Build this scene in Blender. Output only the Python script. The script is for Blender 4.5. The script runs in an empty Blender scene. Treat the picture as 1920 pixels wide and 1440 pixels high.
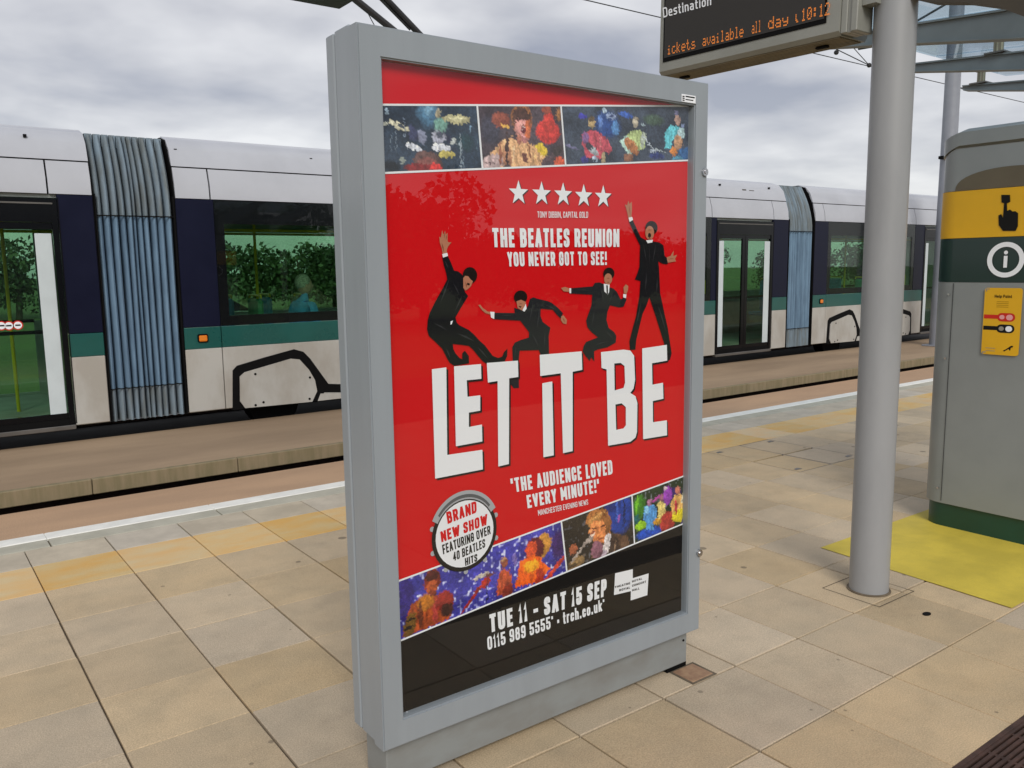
import bpy, bmesh, math, random
import numpy as np
from mathutils import Vector, Matrix
from mathutils.geometry import tessellate_polygon
random.seed(7); RNG = np.random.default_rng(11)
scene = bpy.context.scene
C = scene.collection

# ---------------------------------------------------------------- camera
cam_d = bpy.data.cameras.new('camera'); cam = bpy.data.objects.new('camera', cam_d); C.objects.link(cam)
RT = Vector((0.80390492, -0.59459864, -0.01375978)); UP = Vector((0.09305624, 0.10289572, 0.99032975)); FW = Vector((0.5874329, 0.79741139, -0.13804949))
M = Matrix.Identity(4)
for i in range(3):
    M[i][0] = RT[i]; M[i][1] = UP[i]; M[i][2] = -FW[i]
M[2][3] = 1.48
cam.matrix_world = M
cam_d.sensor_width = 36; cam_d.lens = 29.503; cam_d.clip_start = 0.05; cam_d.clip_end = 3000
scene.camera = cam

# ---------------------------------------------------------------- overcast daylight
SUN_EL, SUN_AZ = math.radians(36), math.radians(-118)     # azimuth of the sun from +X towards +Y
world = bpy.data.worlds.new('World'); scene.world = world; world.use_nodes = True
nt = world.node_tree; nt.nodes.clear()
def N(t, **k):
    n = nt.nodes.new(t)
    for a, b in k.items(): setattr(n, a, b)
    return n
out = N('ShaderNodeOutputWorld'); mixs = N('ShaderNodeMixShader'); bgA = N('ShaderNodeBackground'); bgB = N('ShaderNodeBackground')
sky = N('ShaderNodeTexSky', sky_type='NISHITA', sun_disc=False, sun_elevation=SUN_EL, sun_rotation=math.pi/2 - SUN_AZ)
nt.links.new(sky.outputs[0], bgA.inputs[0]); bgA.inputs[1].default_value = 0.10
tc = N('ShaderNodeTexCoord'); sep = N('ShaderNodeSeparateXYZ'); nt.links.new(tc.outputs['Generated'], sep.inputs[0])
def mth(op, a, b=None, c=None):
    n = N('ShaderNodeMath', operation=op)
    for i, v in enumerate((a, b, c)):
        if v is None: continue
        if isinstance(v, (int, float)): n.inputs[i].default_value = v
        else: nt.links.new(v, n.inputs[i])
    return n.outputs[0]
zc = mth('ADD', mth('MAXIMUM', sep.outputs[2], 0.0), 0.16)
cx = mth('DIVIDE', sep.outputs[0], zc); cy = mth('DIVIDE', sep.outputs[1], zc)
comb = N('ShaderNodeCombineXYZ'); nt.links.new(cx, comb.inputs[0]); nt.links.new(cy, comb.inputs[1])
def wnoise(scale, detail, off, rough=0.5, dist=0.0):
    mp = N('ShaderNodeMapping'); mp.inputs[1].default_value = off; nt.links.new(comb.outputs[0], mp.inputs[0])
    n = N('ShaderNodeTexNoise'); n.inputs['Scale'].default_value = scale; n.inputs['Detail'].default_value = detail
    n.inputs['Roughness'].default_value = rough; n.inputs['Distortion'].default_value = dist
    nt.links.new(mp.outputs[0], n.inputs[0]); return n.outputs[0]
n1 = wnoise(0.75, 3, (3.6, 1.2, 0), 0.5, 0.3); n2 = wnoise(2.1, 4, (7.7, 2.3, 0), 0.5, 0.15)
nz = mth('ADD', mth('MULTIPLY', n1, 0.62), mth('MULTIPLY', n2, 0.38))
ramp = N('ShaderNodeValToRGB'); nt.links.new(nz, ramp.inputs[0])
e = ramp.color_ramp.elements
e[0].position = 0.38; e[0].color = (0.23, 0.24, 0.29, 1); e[1].position = 0.60; e[1].color = (0.61, 0.605, 0.61, 1)
m_ = e.new(0.48); m_.color = (0.40, 0.40, 0.425, 1)
hz = mth('POWER', mth('SUBTRACT', 1.0, mth('MINIMUM', mth('MAXIMUM', sep.outputs[2], 0.0), 1.0)), 9.0)
mixc = N('ShaderNodeMixRGB'); nt.links.new(mth('MULTIPLY', hz, 0.6), mixc.inputs[0]); nt.links.new(ramp.outputs[0], mixc.inputs[1])
mixc.inputs[2].default_value = (0.66, 0.66, 0.665, 1)
nt.links.new(mixc.outputs[0], bgB.inputs[0]); bgB.inputs[1].default_value = 1.0
mixs.inputs[0].default_value = 0.9
nt.links.new(bgA.outputs[0], mixs.inputs[1]); nt.links.new(bgB.outputs[0], mixs.inputs[2]); nt.links.new(mixs.outputs[0], out.inputs[0])
sun_d = bpy.data.lights.new('sun', 'SUN'); sun_d.energy = 1.5; sun_d.angle = math.radians(26); sun_d.color = (1.0, 0.95, 0.87)
sun = bpy.data.objects.new('sun', sun_d); C.objects.link(sun)
sd = Vector((math.cos(SUN_EL)*math.cos(SUN_AZ), math.cos(SUN_EL)*math.sin(SUN_AZ), math.sin(SUN_EL)))
sun.rotation_euler = sd.to_track_quat('Z', 'Y').to_euler()
vs = scene.view_settings; vs.view_transform = 'Standard'; vs.look = 'None'; vs.gamma = 1; vs.use_curve_mapping = False; vs.exposure = 0.52
scene.cycles.max_bounces = 10; scene.cycles.transparent_max_bounces = 16; scene.cycles.caustics_reflective = False; scene.cycles.caustics_refractive = False

# ---------------------------------------------------------------- helpers
def lin(h):
    h = h.lstrip('#'); r = []
    for i in (0, 2, 4):
        v = int(h[i:i+2], 16)/255; r.append(v/12.92 if v <= .04045 else ((v+.055)/1.055)**2.4)
    return (*r, 1)
def new_mat(name):
    m = bpy.data.materials.new(name); m.use_nodes = True; t = m.node_tree; t.nodes.clear()
    o = t.nodes.new('ShaderNodeOutputMaterial'); b = t.nodes.new('ShaderNodeBsdfPrincipled'); t.links.new(b.outputs[0], o.inputs[0])
    return m, t, b, o
def mat(name, col, rough=0.5, metal=0.0, var=0.12, scale=3.0, bump=0.0, bscale=200.0, col2=None, rnd=0.0, spec=0.5, coat=0.0, rvar=0.1, stretch=(1, 1, 1), grain=0.0, gscale=400.0, spots=0):
    """painted / mineral surface: two scales of tone variation, roughness variation, fine relief, per-object tint"""
    m, t, b, o = new_mat(name)
    L = t.links.new
    def nd(k, **kw):
        n = t.nodes.new(k)
        for a, v in kw.items(): setattr(n, a, v)
        return n
    tcx = nd('ShaderNodeTexCoord'); geo = nd('ShaderNodeNewGeometry')
    mp = nd('ShaderNodeMapping'); L(geo.outputs['Position'], mp.inputs[0]); mp.inputs[3].default_value = stretch
    nz1 = nd('ShaderNodeTexNoise'); nz1.inputs['Scale'].default_value = scale; nz1.inputs['Detail'].default_value = 7; nz1.inputs['Roughness'].default_value = .6; L(mp.outputs[0], nz1.inputs[0])
    col = tuple(col[:3]) + (1,)
    c2 = tuple(col2[:3]) + (1,) if col2 else tuple(v*(1-var*2.2) for v in col[:3]) + (1,)
    cr = nd('ShaderNodeValToRGB'); L(nz1.outputs[0], cr.inputs[0]); cr.color_ramp.elements[0].position = .38; cr.color_ramp.elements[1].position = .62
    cr.color_ramp.elements[0].color = c2; cr.color_ramp.elements[1].color = col
    c = cr.outputs[0]
    if grain:
        g = nd('ShaderNodeTexNoise'); g.inputs['Scale'].default_value = gscale; g.inputs['Detail'].default_value = 3; L(geo.outputs['Position'], g.inputs[0])
        mr = nd('ShaderNodeMapRange'); mr.inputs[1].default_value = .3; mr.inputs[2].default_value = .7; mr.inputs[3].default_value = 1-grain; mr.inputs[4].default_value = 1+grain; L(g.outputs[0], mr.inputs[0])
        mx = nd('ShaderNodeVectorMath', operation='SCALE'); L(c, mx.inputs[0]); L(mr.outputs[0], mx.inputs['Scale']); c = mx.outputs[0]
    if rnd:
        oi = nd('ShaderNodeObjectInfo')
        mr = nd('ShaderNodeMapRange'); mr.inputs[3].default_value = 1-rnd; mr.inputs[4].default_value = 1+rnd*.7; L(oi.outputs['Random'], mr.inputs[0])
        mx = nd('ShaderNodeVectorMath', operation='SCALE'); L(c, mx.inputs[0]); L(mr.outputs[0], mx.inputs['Scale'])
        # a few greyer, a few warmer
        hs = nd('ShaderNodeHueSaturation'); L(mx.outputs[0], hs.inputs['Color'])
        wn = nd('ShaderNodeTexWhiteNoise', noise_dimensions='1D'); L(oi.outputs['Random'], wn.inputs['W'])
        mr2 = nd('ShaderNodeMapRange'); mr2.inputs[3].default_value = .78; mr2.inputs[4].default_value = 1.12; L(wn.outputs[0], mr2.inputs[0]); L(mr2.outputs[0], hs.inputs['Saturation'])
        c = hs.outputs[0]
    if spots:      # chewing gum marks and small dark blemishes, plus broad faint stains
        for sc, thr, dk, dim in ((4.2, .05, .5, 1), (13.0, .12, .6, 1), (1.4, .0, .88, 0), (6.0, .0, .92, 0)):
            if dim:
                vo = nd('ShaderNodeTexVoronoi'); vo.inputs['Scale'].default_value = sc; L(geo.outputs['Position'], vo.inputs[0])
                sx = nd('ShaderNodeSeparateColor'); L(vo.outputs['Color'], sx.inputs[0])
                m1 = nd('ShaderNodeMath', operation='MULTIPLY'); L(sx.outputs[0], m1.inputs[0]); m1.inputs[1].default_value = thr*2*(1 if sc < 10 else .55)
                m2 = nd('ShaderNodeMath', operation='LESS_THAN'); L(vo.outputs['Distance'], m2.inputs[0]); L(m1.outputs[0], m2.inputs[1])
                m3 = nd('ShaderNodeMath', operation='GREATER_THAN'); L(sx.outputs[1], m3.inputs[0]); m3.inputs[1].default_value = .55 if sc < 10 else .8
                mm = nd('ShaderNodeMath', operation='MULTIPLY'); L(m2.outputs[0], mm.inputs[0]); L(m3.outputs[0], mm.inputs[1]); f_ = mm.outputs[0]
            else:
                g = nd('ShaderNodeTexNoise'); g.inputs['Scale'].default_value = sc; g.inputs['Detail'].default_value = 5; g.inputs['Roughness'].default_value = .65; L(geo.outputs['Position'], g.inputs[0])
                m1 = nd('ShaderNodeMapRange'); m1.inputs[1].default_value = .48; m1.inputs[2].default_value = .66; L(g.outputs[0], m1.inputs[0]); f_ = m1.outputs[0]
            mr = nd('ShaderNodeMapRange'); mr.inputs[3].default_value = 1; mr.inputs[4].default_value = dk; L(f_, mr.inputs[0])
            mx = nd('ShaderNodeVectorMath', operation='SCALE'); L(c, mx.inputs[0]); L(mr.outputs[0], mx.inputs['Scale']); c = mx.outputs[0]
    L(c, b.inputs['Base Color'])
    b.inputs['Metallic'].default_value = metal; b.inputs['Specular IOR Level'].default_value = spec
    b.inputs['Coat Weight'].default_value = coat; b.inputs['Coat Roughness'].default_value = .08
    mr = nd('ShaderNodeMapRange'); mr.inputs[3].default_value = max(.02, rough-rvar); mr.inputs[4].default_value = min(1, rough+rvar); L(nz1.outputs[0], mr.inputs[0]); L(mr.outputs[0], b.inputs['Roughness'])
    if bump:
        bn = nd('ShaderNodeTexNoise'); bn.inputs['Scale'].default_value = bscale; bn.inputs['Detail'].default_value = 4; L(geo.outputs['Position'], bn.inputs[0])
        bp = nd('ShaderNodeBump'); bp.inputs['Strength'].default_value = bump; bp.inputs['Distance'].default_value = .002; L(bn.outputs[0], bp.inputs['Height']); L(bp.outputs[0], b.inputs['Normal'])
    return m
def flat(name, col, rough=0.55, spec=.12):
    m, t, b, o = new_mat(name); b.inputs['Base Color'].default_value = tuple(col[:3])+(1,); b.inputs['Roughness'].default_value = rough; b.inputs['Specular IOR Level'].default_value = spec
    g = t.nodes.new('ShaderNodeTexNoise'); g.inputs['Scale'].default_value = 9; mr = t.nodes.new('ShaderNodeMapRange'); mr.inputs[3].default_value = rough-.08; mr.inputs[4].default_value = rough+.08
    t.links.new(g.outputs[0], mr.inputs[0]); t.links.new(mr.outputs[0], b.inputs['Roughness'])
    return m
def glass(name, tint, refl=1.0, ior=1.5, rough=0.0):
    m, t, b, o = new_mat(name); t.nodes.remove(b); L = t.links.new
    tr = t.nodes.new('ShaderNodeBsdfTransparent'); tr.inputs[0].default_value = tuple(tint)+(1,)
    gl = t.nodes.new('ShaderNodeBsdfGlossy'); gl.inputs['Roughness'].default_value = rough
    fr = t.nodes.new('ShaderNodeLayerWeight'); fr.inputs[0].default_value = .5
    pw = t.nodes.new('ShaderNodeMath'); pw.operation = 'POWER'; pw.inputs[1].default_value = 5; L(fr.outputs['Facing'], pw.inputs[0])
    ma = t.nodes.new('ShaderNodeMath'); ma.operation = 'MULTIPLY_ADD'; ma.inputs[1].default_value = .96; ma.inputs[2].default_value = .04; L(pw.outputs[0], ma.inputs[0])
    mu = t.nodes.new('ShaderNodeMath'); mu.operation = 'MULTIPLY'; mu.inputs[1].default_value = refl; mu.use_clamp = True; L(ma.outputs[0], mu.inputs[0])
    nz_ = t.nodes.new('ShaderNodeTexNoise'); nz_.inputs['Scale'].default_value = 1.3; ge = t.nodes.new('ShaderNodeNewGeometry'); L(ge.outputs['Position'], nz_.inputs[0])
    bp = t.nodes.new('ShaderNodeBump'); bp.inputs['Strength'].default_value = .25; bp.inputs['Distance'].default_value = .004; L(nz_.outputs[0], bp.inputs['Height']); L(bp.outputs[0], gl.inputs['Normal'])
    mx = t.nodes.new('ShaderNodeMixShader'); L(mu.outputs[0], mx.inputs[0]); L(tr.outputs[0], mx.inputs[1]); L(gl.outputs[0], mx.inputs[2]); L(mx.outputs[0], o.inputs[0])
    return m
def emit(name, col, s=1.0):
    m, t, b, o = new_mat(name); b.inputs['Base Color'].default_value = tuple(c*.3 for c in col[:3])+(1,); b.inputs['Emission Color'].default_value = tuple(col[:3])+(1,); b.inputs['Emission Strength'].default_value = s
    return m

def tag(o, label=None, cat=None, group=None, kind=None):
    if label: o['label'] = label
    if cat: o['category'] = cat
    if group: o['group'] = group
    if kind: o['kind'] = kind
    return o
def empty(name, loc=(0, 0, 0), rz=0):
    o = bpy.data.objects.new(name, None); C.objects.link(o); o.location = loc; o.rotation_euler = (0, 0, rz); o.empty_display_size = .1
    return o
class MB:
    def __init__(s): s.bm = bmesh.new()
    def box(s, x0, x1, y0, y1, z0, z1, bev=0):
        r = bmesh.ops.create_cube(s.bm, size=1); vs = r['verts']
        for v in vs: v.co = Vector(((x0+x1)/2+v.co.x*(x1-x0), (y0+y1)/2+v.co.y*(y1-y0), (z0+z1)/2+v.co.z*(z1-z0)))
        if bev: bmesh.ops.bevel(s.bm, geom=list({e for v in vs for e in v.link_edges}), offset=bev, segments=1, affect='EDGES')
        return s
    def poly(s, pts, holes=()):
        loops = [[Vector(p) for p in pts]] + [[Vector(p) for p in h] for h in holes]
        allp = [p for l in loops for p in l]; vs = [s.bm.verts.new(p) for p in allp]
        for tri in tessellate_polygon(loops):
            try: s.bm.faces.new([vs[i] for i in tri])
            except ValueError: pass
        return s
    def prism(s, pts, d):
        """closed outline pts (3-D), extruded by vector d"""
        a = [s.bm.verts.new(p) for p in pts]; b = [s.bm.verts.new(Vector(p)+Vector(d)) for p in pts]
        n = len(pts)
        for i in range(n): s.bm.faces.new((a[i], a[(i+1) % n], b[(i+1) % n], b[i]))
        for loop in (a, b):
            for tri in tessellate_polygon([[v.co for v in loop]]):
                try: s.bm.faces.new([loop[i] for i in tri])
                except ValueError: pass
        return s
    def tube(s, path, r, seg=12, cap=True):
        path = [Vector(p) for p in path]; rs = r if isinstance(r, (list, tuple)) else [r]*len(path)
        rings = []; prev = None
        for i, p in enumerate(path):
            t = (path[min(i+1, len(path)-1)]-path[max(i-1, 0)]).normalized()
            a = Vector((0, 0, 1)) if abs(t.z) < .9 else Vector((1, 0, 0))
            if prev is not None: a = prev
            u = (a-t*a.dot(t)).normalized(); w = t.cross(u); prev = u
            rings.append([s.bm.verts.new(p+(u*math.cos(k*2*math.pi/seg)+w*math.sin(k*2*math.pi/seg))*rs[i]) for k in range(seg)])
        for i in range(len(rings)-1):
            for k in range(seg): s.bm.faces.new((rings[i][k], rings[i][(k+1) % seg], rings[i+1][(k+1) % seg], rings[i+1][k]))
        if cap:
            s.bm.faces.new(rings[0][::-1]); s.bm.faces.new(rings[-1])
        return s
    def sheet(s, prof, x0, x1, nx=1, fn=None):
        """profile of (y,z) swept along x"""
        cols = []
        for i in range(nx+1):
            x = x0+(x1-x0)*i/nx
            cols.append([s.bm.verts.new((x, y, z)) for y, z in (fn(x, prof) if fn else prof)])
        for i in range(nx):
            for k in range(len(prof)-1): s.bm.faces.new((cols[i][k], cols[i+1][k], cols[i+1][k+1], cols[i][k+1]))
        return s
    def ball(s, c, r, seg=16):
        rr = bmesh.ops.create_uvsphere(s.bm, u_segments=seg, v_segments=seg//2, radius=1)
        rx = r if isinstance(r, (tuple, list)) else (r, r, r)
        for v in rr['verts']: v.co = Vector((c[0]+v.co.x*rx[0], c[1]+v.co.y*rx[1], c[2]+v.co.z*rx[2]))
        return s
    def build(s, name, m, parent=None, smooth=False, loc=None, fix=True):
        if fix: bmesh.ops.recalc_face_normals(s.bm, faces=s.bm.faces)
        me = bpy.data.meshes.new(name); s.bm.to_mesh(me); s.bm.free()
        if smooth:
            for p in me.polygons: p.use_smooth = True
            try: me.set_sharp_from_angle(angle=math.radians(35))
            except Exception: pass
        me.materials.append(m); o = bpy.data.objects.new(name, me); C.objects.link(o)
        if parent: o.parent = parent
        if loc: o.location = loc
        return o
def dup(o, name=None, parent=None, loc=None):
    c = o.copy(); C.objects.link(c)
    if parent: c.parent = parent
    if loc is not None: c.location = loc
    return c

# ---- condensed stroke lettering (each glyph = centre-line strokes in a unit box; 'r' rounds the corner)
R_ = 'r'
GLY = {
 'A': (1.05, [[(0,0),(.46,1)], [(.54,1),(1,0)], [(.2,.27),(.8,.27)]]),
 'B': (1, [[(0,.53),(0,1),(.95,1,R_),(.95,.53,R_),(0,.53)], [(0,.53),(1,.53,R_),(1,0,R_),(0,0),(0,.53)]]),
 'C': (.95, [[(1,.7),(1,1,R_),(0,1,R_),(0,0,R_),(1,0,R_),(1,.3)]]),
 'D': (1, [[(0,0),(0,1),(1,1,R_),(1,0,R_),(0,0)]]),
 'E': (.85, [[(1,1),(0,1),(0,0),(1,0)], [(0,.52),(.85,.52)]]),
 'F': (.82, [[(1,1),(0,1),(0,0)], [(0,.5),(.85,.5)]]),
 'G': (1, [[(1,.72),(1,1,R_),(0,1,R_),(0,0,R_),(1,0,R_),(1,.48),(.5,.48)]]),
 'H': (1, [[(0,0),(0,1)], [(1,0),(1,1)], [(0,.5),(1,.5)]]),
 'I': (.3, [[(.5,0),(.5,1)]]),
 'K': (1, [[(0,0),(0,1)], [(1,1),(.1,.5),(1,0)]]),
 'L': (.8, [[(0,1),(0,0),(1,0)]]),
 'M': (1.25, [[(0,0),(0,1)], [(0,1),(.5,.3)], [(.5,.3),(1,1)], [(1,1),(1,0)]]),
 'N': (1.05, [[(0,0),(0,1)], [(.05,.95),(.95,.05)], [(1,0),(1,1)]]),
 'O': (1, [[(0,.5),(0,1,R_),(1,1,R_),(1,0,R_),(0,0,R_),(0,.5)]]),
 'P': (.95, [[(0,0),(0,1)], [(.1,1),(1,1,R_),(1,.44,R_),(.1,.44)]]),
 'R': (1, [[(0,0),(0,1)], [(.1,1),(.97,1,R_),(.97,.47,R_),(.1,.47)], [(.6,.42),(1,0)]]),
 'S': (.95, [[(1,.8),(1,1,R_),(0,1,R_),(0,.58,R_),(1,.44,R_),(1,0,R_),(0,0,R_),(0,.2)]]),
 'T': (.92, [[(0,1),(1,1)], [(.5,1),(.5,0)]]),
 'U': (1, [[(0,1),(0,0,R_),(1,0,R_),(1,1)]]),
 'V': (1.05, [[(0,1),(.47,0)], [(.53,0),(1,1)]]),
 'W': (1.45, [[(0,1),(.25,0)], [(.25,0),(.5,.85)], [(.5,.85),(.75,0)], [(.75,0),(1,1)]]),
 'Y': (1, [[(0,1),(.45,.5)], [(1,1),(.55,.5)], [(.5,.48),(.5,0)]]),
 '0': (.95, [[(0,.5),(0,1,R_),(1,1,R_),(1,0,R_),(0,0,R_),(0,.5)]]),
 '1': (.5, [[(.05,.84),(.75,1),(.75,0)]]),
 '4': (1, [[(.75,0),(.75,1)], [(.72,1),(0,.28)], [(.05,.28),(1,.28)]]),
 '5': (.95, [[(.95,1),(.05,1),(.05,.57),(1,.6,R_),(1,0,R_),(0,0,R_),(0,.25)]]),
 '8': (.95, [[(.05,.75),(.05,1,R_),(.95,1,R_),(.95,.54,R_),(.05,.54,R_),(.05,.75)], [(0,.27),(0,.54,R_),(1,.54,R_),(1,0,R_),(0,0,R_),(0,.27)]]),
 '9': (.95, [[(1,.72),(1,1,R_),(0,1,R_),(0,.45,R_),(1,.45,R_),(1,.72)], [(1,.7),(1,0,R_),(0,0,R_),(0,.2)]]),
 't': (.6, [[(.35,.95),(.35,0,R_),(1,0)], [(0,.66),(1,.66)]]),
 'r': (.62, [[(0,0),(0,.66)], [(0,.45),(.2,.66,R_),(1,.66)]]),
 'c': (.8, [[(1,.48),(1,.66,R_),(0,.66,R_),(0,0,R_),(1,0,R_),(1,.18)]]),
 'h': (.85, [[(0,0),(0,1)], [(0,.5),(.15,.66,R_),(1,.66,R_),(1,0)]]),
 'o': (.85, [[(0,.33),(0,.66,R_),(1,.66,R_),(1,0,R_),(0,0,R_),(0,.33)]]),
 'u': (.85, [[(0,.66),(0,0,R_),(1,0,R_)], [(1,.66),(1,0)]]),
 'k': (.85, [[(0,0),(0,1)], [(1,.66),(.15,.33)], [(.35,.4),(1,0)]]),
 'e': (.85, [[(.1,.34),(.9,.34)], [(1,.36),(1,.66,R_),(0,.66,R_),(0,0,R_),(1,0)]]),
 's': (.8, [[(1,.66),(0,.66,R_),(0,.34,R_),(1,.34,R_),(1,0,R_),(0,0)]]),
 'i': (.3, [[(.5,0),(.5,.66)], [(.5,.86),(.5,1)]]),
 'n': (.85, [[(0,0),(0,.66)], [(0,.5),(.15,.66,R_),(1,.66,R_),(1,0)]]),
 'a': (.85, [[(.1,.66),(1,.66,R_),(1,0)], [(.9,0),(0,0,R_),(0,.38,R_),(.9,.38)]]),
 'l': (.3, [[(.5,0),(.5,1)]]),
 'p': (.85, [[(0,-.28),(0,.66)], [(.1,.66),(1,.66,R_),(1,0,R_),(.1,0)]]),
 '.': (.3, [[(.5,-.02),(.5,.06)]]), ',': (.3, [[(.6,.05),(.4,-.15)]]), '-': (.8, [[(.1,.42),(.9,.42)]]), '!': (.3, [[(.5,1),(.5,.44)], [(.5,.0),(.5,.04)]]),
 "'": (.3, [[(.5,1),(.5,.78)]]), '*': (.3, [[(.5,.95),(.5,.85)]]), '•': (.5, [[(.1,.42),(.9,.42)], [(.1,.3),(.9,.3)]]), ':': (.3, [[(.5,.05),(.5,.2)], [(.5,.5),(.5,.65)]]),
}
def round_path(pts, rx, ry):
    o = []
    for i, p in enumerate(pts):
        if len(p) == 2 or i == 0 or i == len(pts)-1: o.append((p[0], p[1])); continue
        a, b = pts[i-1], pts[i+1]
        def tow(q):
            dx, dy = q[0]-p[0], q[1]-p[1]; d = math.hypot(dx/rx if rx else 0, dy/ry if ry else 0) or 1
            k = min(1/d, .5); return (p[0]+dx*k, p[1]+dy*k)
        s, e_ = tow(a), tow(b)
        for t in (0, .33, .67, 1):
            o.append(((1-t)**2*s[0]+2*t*(1-t)*p[0]+t*t*e_[0], (1-t)**2*s[1]+2*t*(1-t)*p[1]+t*t*e_[1]))
    q = [o[0]]
    for p in o[1:]:
        if math.hypot(p[0]-q[-1][0], p[1]-q[-1][1]) > 1e-4: q.append(p)
    return q
def stroke(pts, t):
    L, Rr = [], []
    n = len(pts)
    for i in range(n):
        p = pts[i]
        d0 = None if i == 0 else (pts[i][0]-pts[i-1][0], pts[i][1]-pts[i-1][1]); d1 = None if i == n-1 else (pts[i+1][0]-pts[i][0], pts[i+1][1]-pts[i][1])
        def nn(d): l = math.hypot(*d); return (-d[1]/l, d[0]/l)
        if d0 is None: nx, ny = nn(d1); k = 1
        elif d1 is None: nx, ny = nn(d0); k = 1
        else:
            a, b = nn(d0), nn(d1); nx, ny = a[0]+b[0], a[1]+b[1]; l = math.hypot(nx, ny) or 1; nx /= l; ny /= l; k = min(1/max(.3, nx*a[0]+ny*a[1]), 2)
        L.append((p[0]+nx*k*t/2, p[1]+ny*k*t/2)); Rr.append((p[0]-nx*k*t/2, p[1]-ny*k*t/2))
    return L, Rr
def text_mesh(mb, text, tl, bl, tr, br, put, wt=.21, lw=.5, gap=.13, space=.28):
    """lettering stretched over the quad tl,bl,tr,br (2-D surface coordinates); wt stroke / cap height, lw letter width / cap height"""
    tot = 0; pos = []
    for ch in text:
        if ch == ' ': tot += space; continue
        w = max(GLY[ch][0]*lw, wt); pos.append((ch, tot, w)); tot += w+gap
    tot -= gap
    def P(x, y, k):
        u = x/tot; a = [bl[i]*(1-u)+br[i]*u for i in (0, 1)]; b = [tl[i]*(1-u)+tr[i]*u for i in (0, 1)]
        return put(a[0]*(1-y)+b[0]*y, a[1]*(1-y)+b[1]*y, k)
    k = 0
    for ch, x0, w in pos:
        k = 0
        for path in GLY[ch][1]:
            pp = round_path(path, .42, .2)
            q = [(x0+wt/2+a*(w-wt), wt/2*.95+b*(1-wt*.95)) for a, b in pp]
            # square ends reach the box edge
            closed = math.hypot(q[0][0]-q[-1][0], q[0][1]-q[-1][1]) < 1e-3
            if closed:
                n_ = len(q)-1; ww = q[n_-1:n_]+q[:n_]+q[0:2]; L, Rr = stroke(ww, wt); L, Rr = L[1:-1], Rr[1:-1]
            else:
                def ext(p_, q_):
                    dx, dy = p_[0]-q_[0], p_[1]-q_[1]; l = math.hypot(dx, dy) or 1; return (p_[0]+dx/l*wt*.46, p_[1]+dy/l*wt*.46)
                q[0], q[-1] = ext(q[0], q[1]), ext(q[-1], q[-2])
                L, Rr = stroke(q, wt)
            k += 1
            va = [mb.bm.verts.new(P(*v, k)) for v in L]; vb = [mb.bm.verts.new(P(*v, k)) for v in Rr]
            for i in range(len(va)-1): mb.bm.faces.new((va[i], va[i+1], vb[i+1], vb[i]))
    return mb

# ---------------------------------------------------------------- materials
M_paver = mat('buff_paver', (.53, .41, .262), .8, spots=1, col2=(.475, .375, .245), scale=4.5, bump=.7, bscale=240, rnd=.14, grain=.2, gscale=210)
M_paver_far = mat('buff_paver_far', (.51, .40, .256), .8, spots=1, col2=(.445, .35, .23), scale=4.5, bump=.5, bscale=260, grain=.12, gscale=330)
M_edge = mat('pale_edge_slab', (.50, .44, .345), .8, scale=5, var=.08, bump=.4, rnd=.05, grain=.1)
M_tact = mat('yellow_tactile', (.58, .44, .23), .8, col2=(.62, .39, .145), scale=3.2, stretch=(1, 2.2, 1), bump=.5, rnd=.06, grain=.12)
M_cope = mat('coping_concrete', (.45, .435, .36), .75, var=.08, scale=5, bump=.4, grain=.08)
M_white = mat('white_line_paint', (.80, .80, .76), .6, var=.05, scale=8, bump=.2)
M_joint = mat('joint_mortar', (.16, .125, .085), .95, var=.2, scale=12, bump=.8)
M_bed = mat('trackbed_concrete', (.47, .31, .195), .9, col2=(.40, .265, .17), scale=1.6, stretch=(.4, 1.5, 1), bump=1, bscale=90, grain=.2, gscale=120)
M_mid = mat('brown_track_slab', (.36, .26, .17), .9, col2=(.28, .20, .13), scale=1.1, stretch=(.35, 1.4, 1), bump=1, bscale=110, grain=.14, gscale=140)
M_kerb = mat('mossy_kerb', (.25, .20, .125), .9, col2=(.19, .16, .09), scale=7, stretch=(2.5, 1, .3), bump=.5)
M_dark = mat('dark_recess', (.018, .010, .009), .8, var=.2)  # near-black colour carries shade in recesses; also the pole base joint
M_rail = mat('rail_steel', (.16, .11, .09), .4, metal=.8, var=.2)
M_paint = mat('grey_cabinet_paint', (.275, .31, .345), .38, var=.03, scale=6, stretch=(1.4, 1.4, .15), bump=.08, bscale=420, coat=.15, rvar=.05, grain=.02)
M_paint2 = mat('grey_plinth_paint', (.24, .26, .265), .5, col2=(.205, .21, .205), scale=4, stretch=(1, 1, 2), bump=.08, bscale=420)
M_chrome = mat('lock_chrome', (.6, .6, .62), .2, metal=1, var=.05)
M_black = mat('black_rubber', (.004, .004, .0045), .7, var=.1, spec=.12)
M_pole = mat('galvanised_pole_paint', (.30, .31, .325), .42, var=.05, scale=4, stretch=(1, 1, .3), bump=.06, bscale=300, coat=.1)
M_mast = mat('mast_paint', (.27, .29, .34), .45, var=.06)
M_arm = mat('canopy_arm_paint', (.20, .225, .235), .5, var=.08, scale=3)
M_kiosk = mat('kiosk_grey_paint', (.235, .255, .26), .34, var=.05, scale=2, bump=.05, bscale=300, coat=.2)
M_kyel = mat('kiosk_yellow', (.72, .40, .005), .4, var=.04)
M_kgrn = mat('kiosk_green', (.002, .022, .018), .3, var=.05, coat=.3)
M_kbase = mat('kiosk_base_green', (.002, .05, .035), .35, var=.08, coat=.2)
M_kolive = mat('kiosk_arch_olive', (.12, .10, .065), .5, var=.08)
M_yfloor = mat('yellow_floor_paint', (.64, .50, .06), .7, col2=(.52, .41, .05), scale=3.5, bump=.5, bscale=260, grain=.08)
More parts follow.
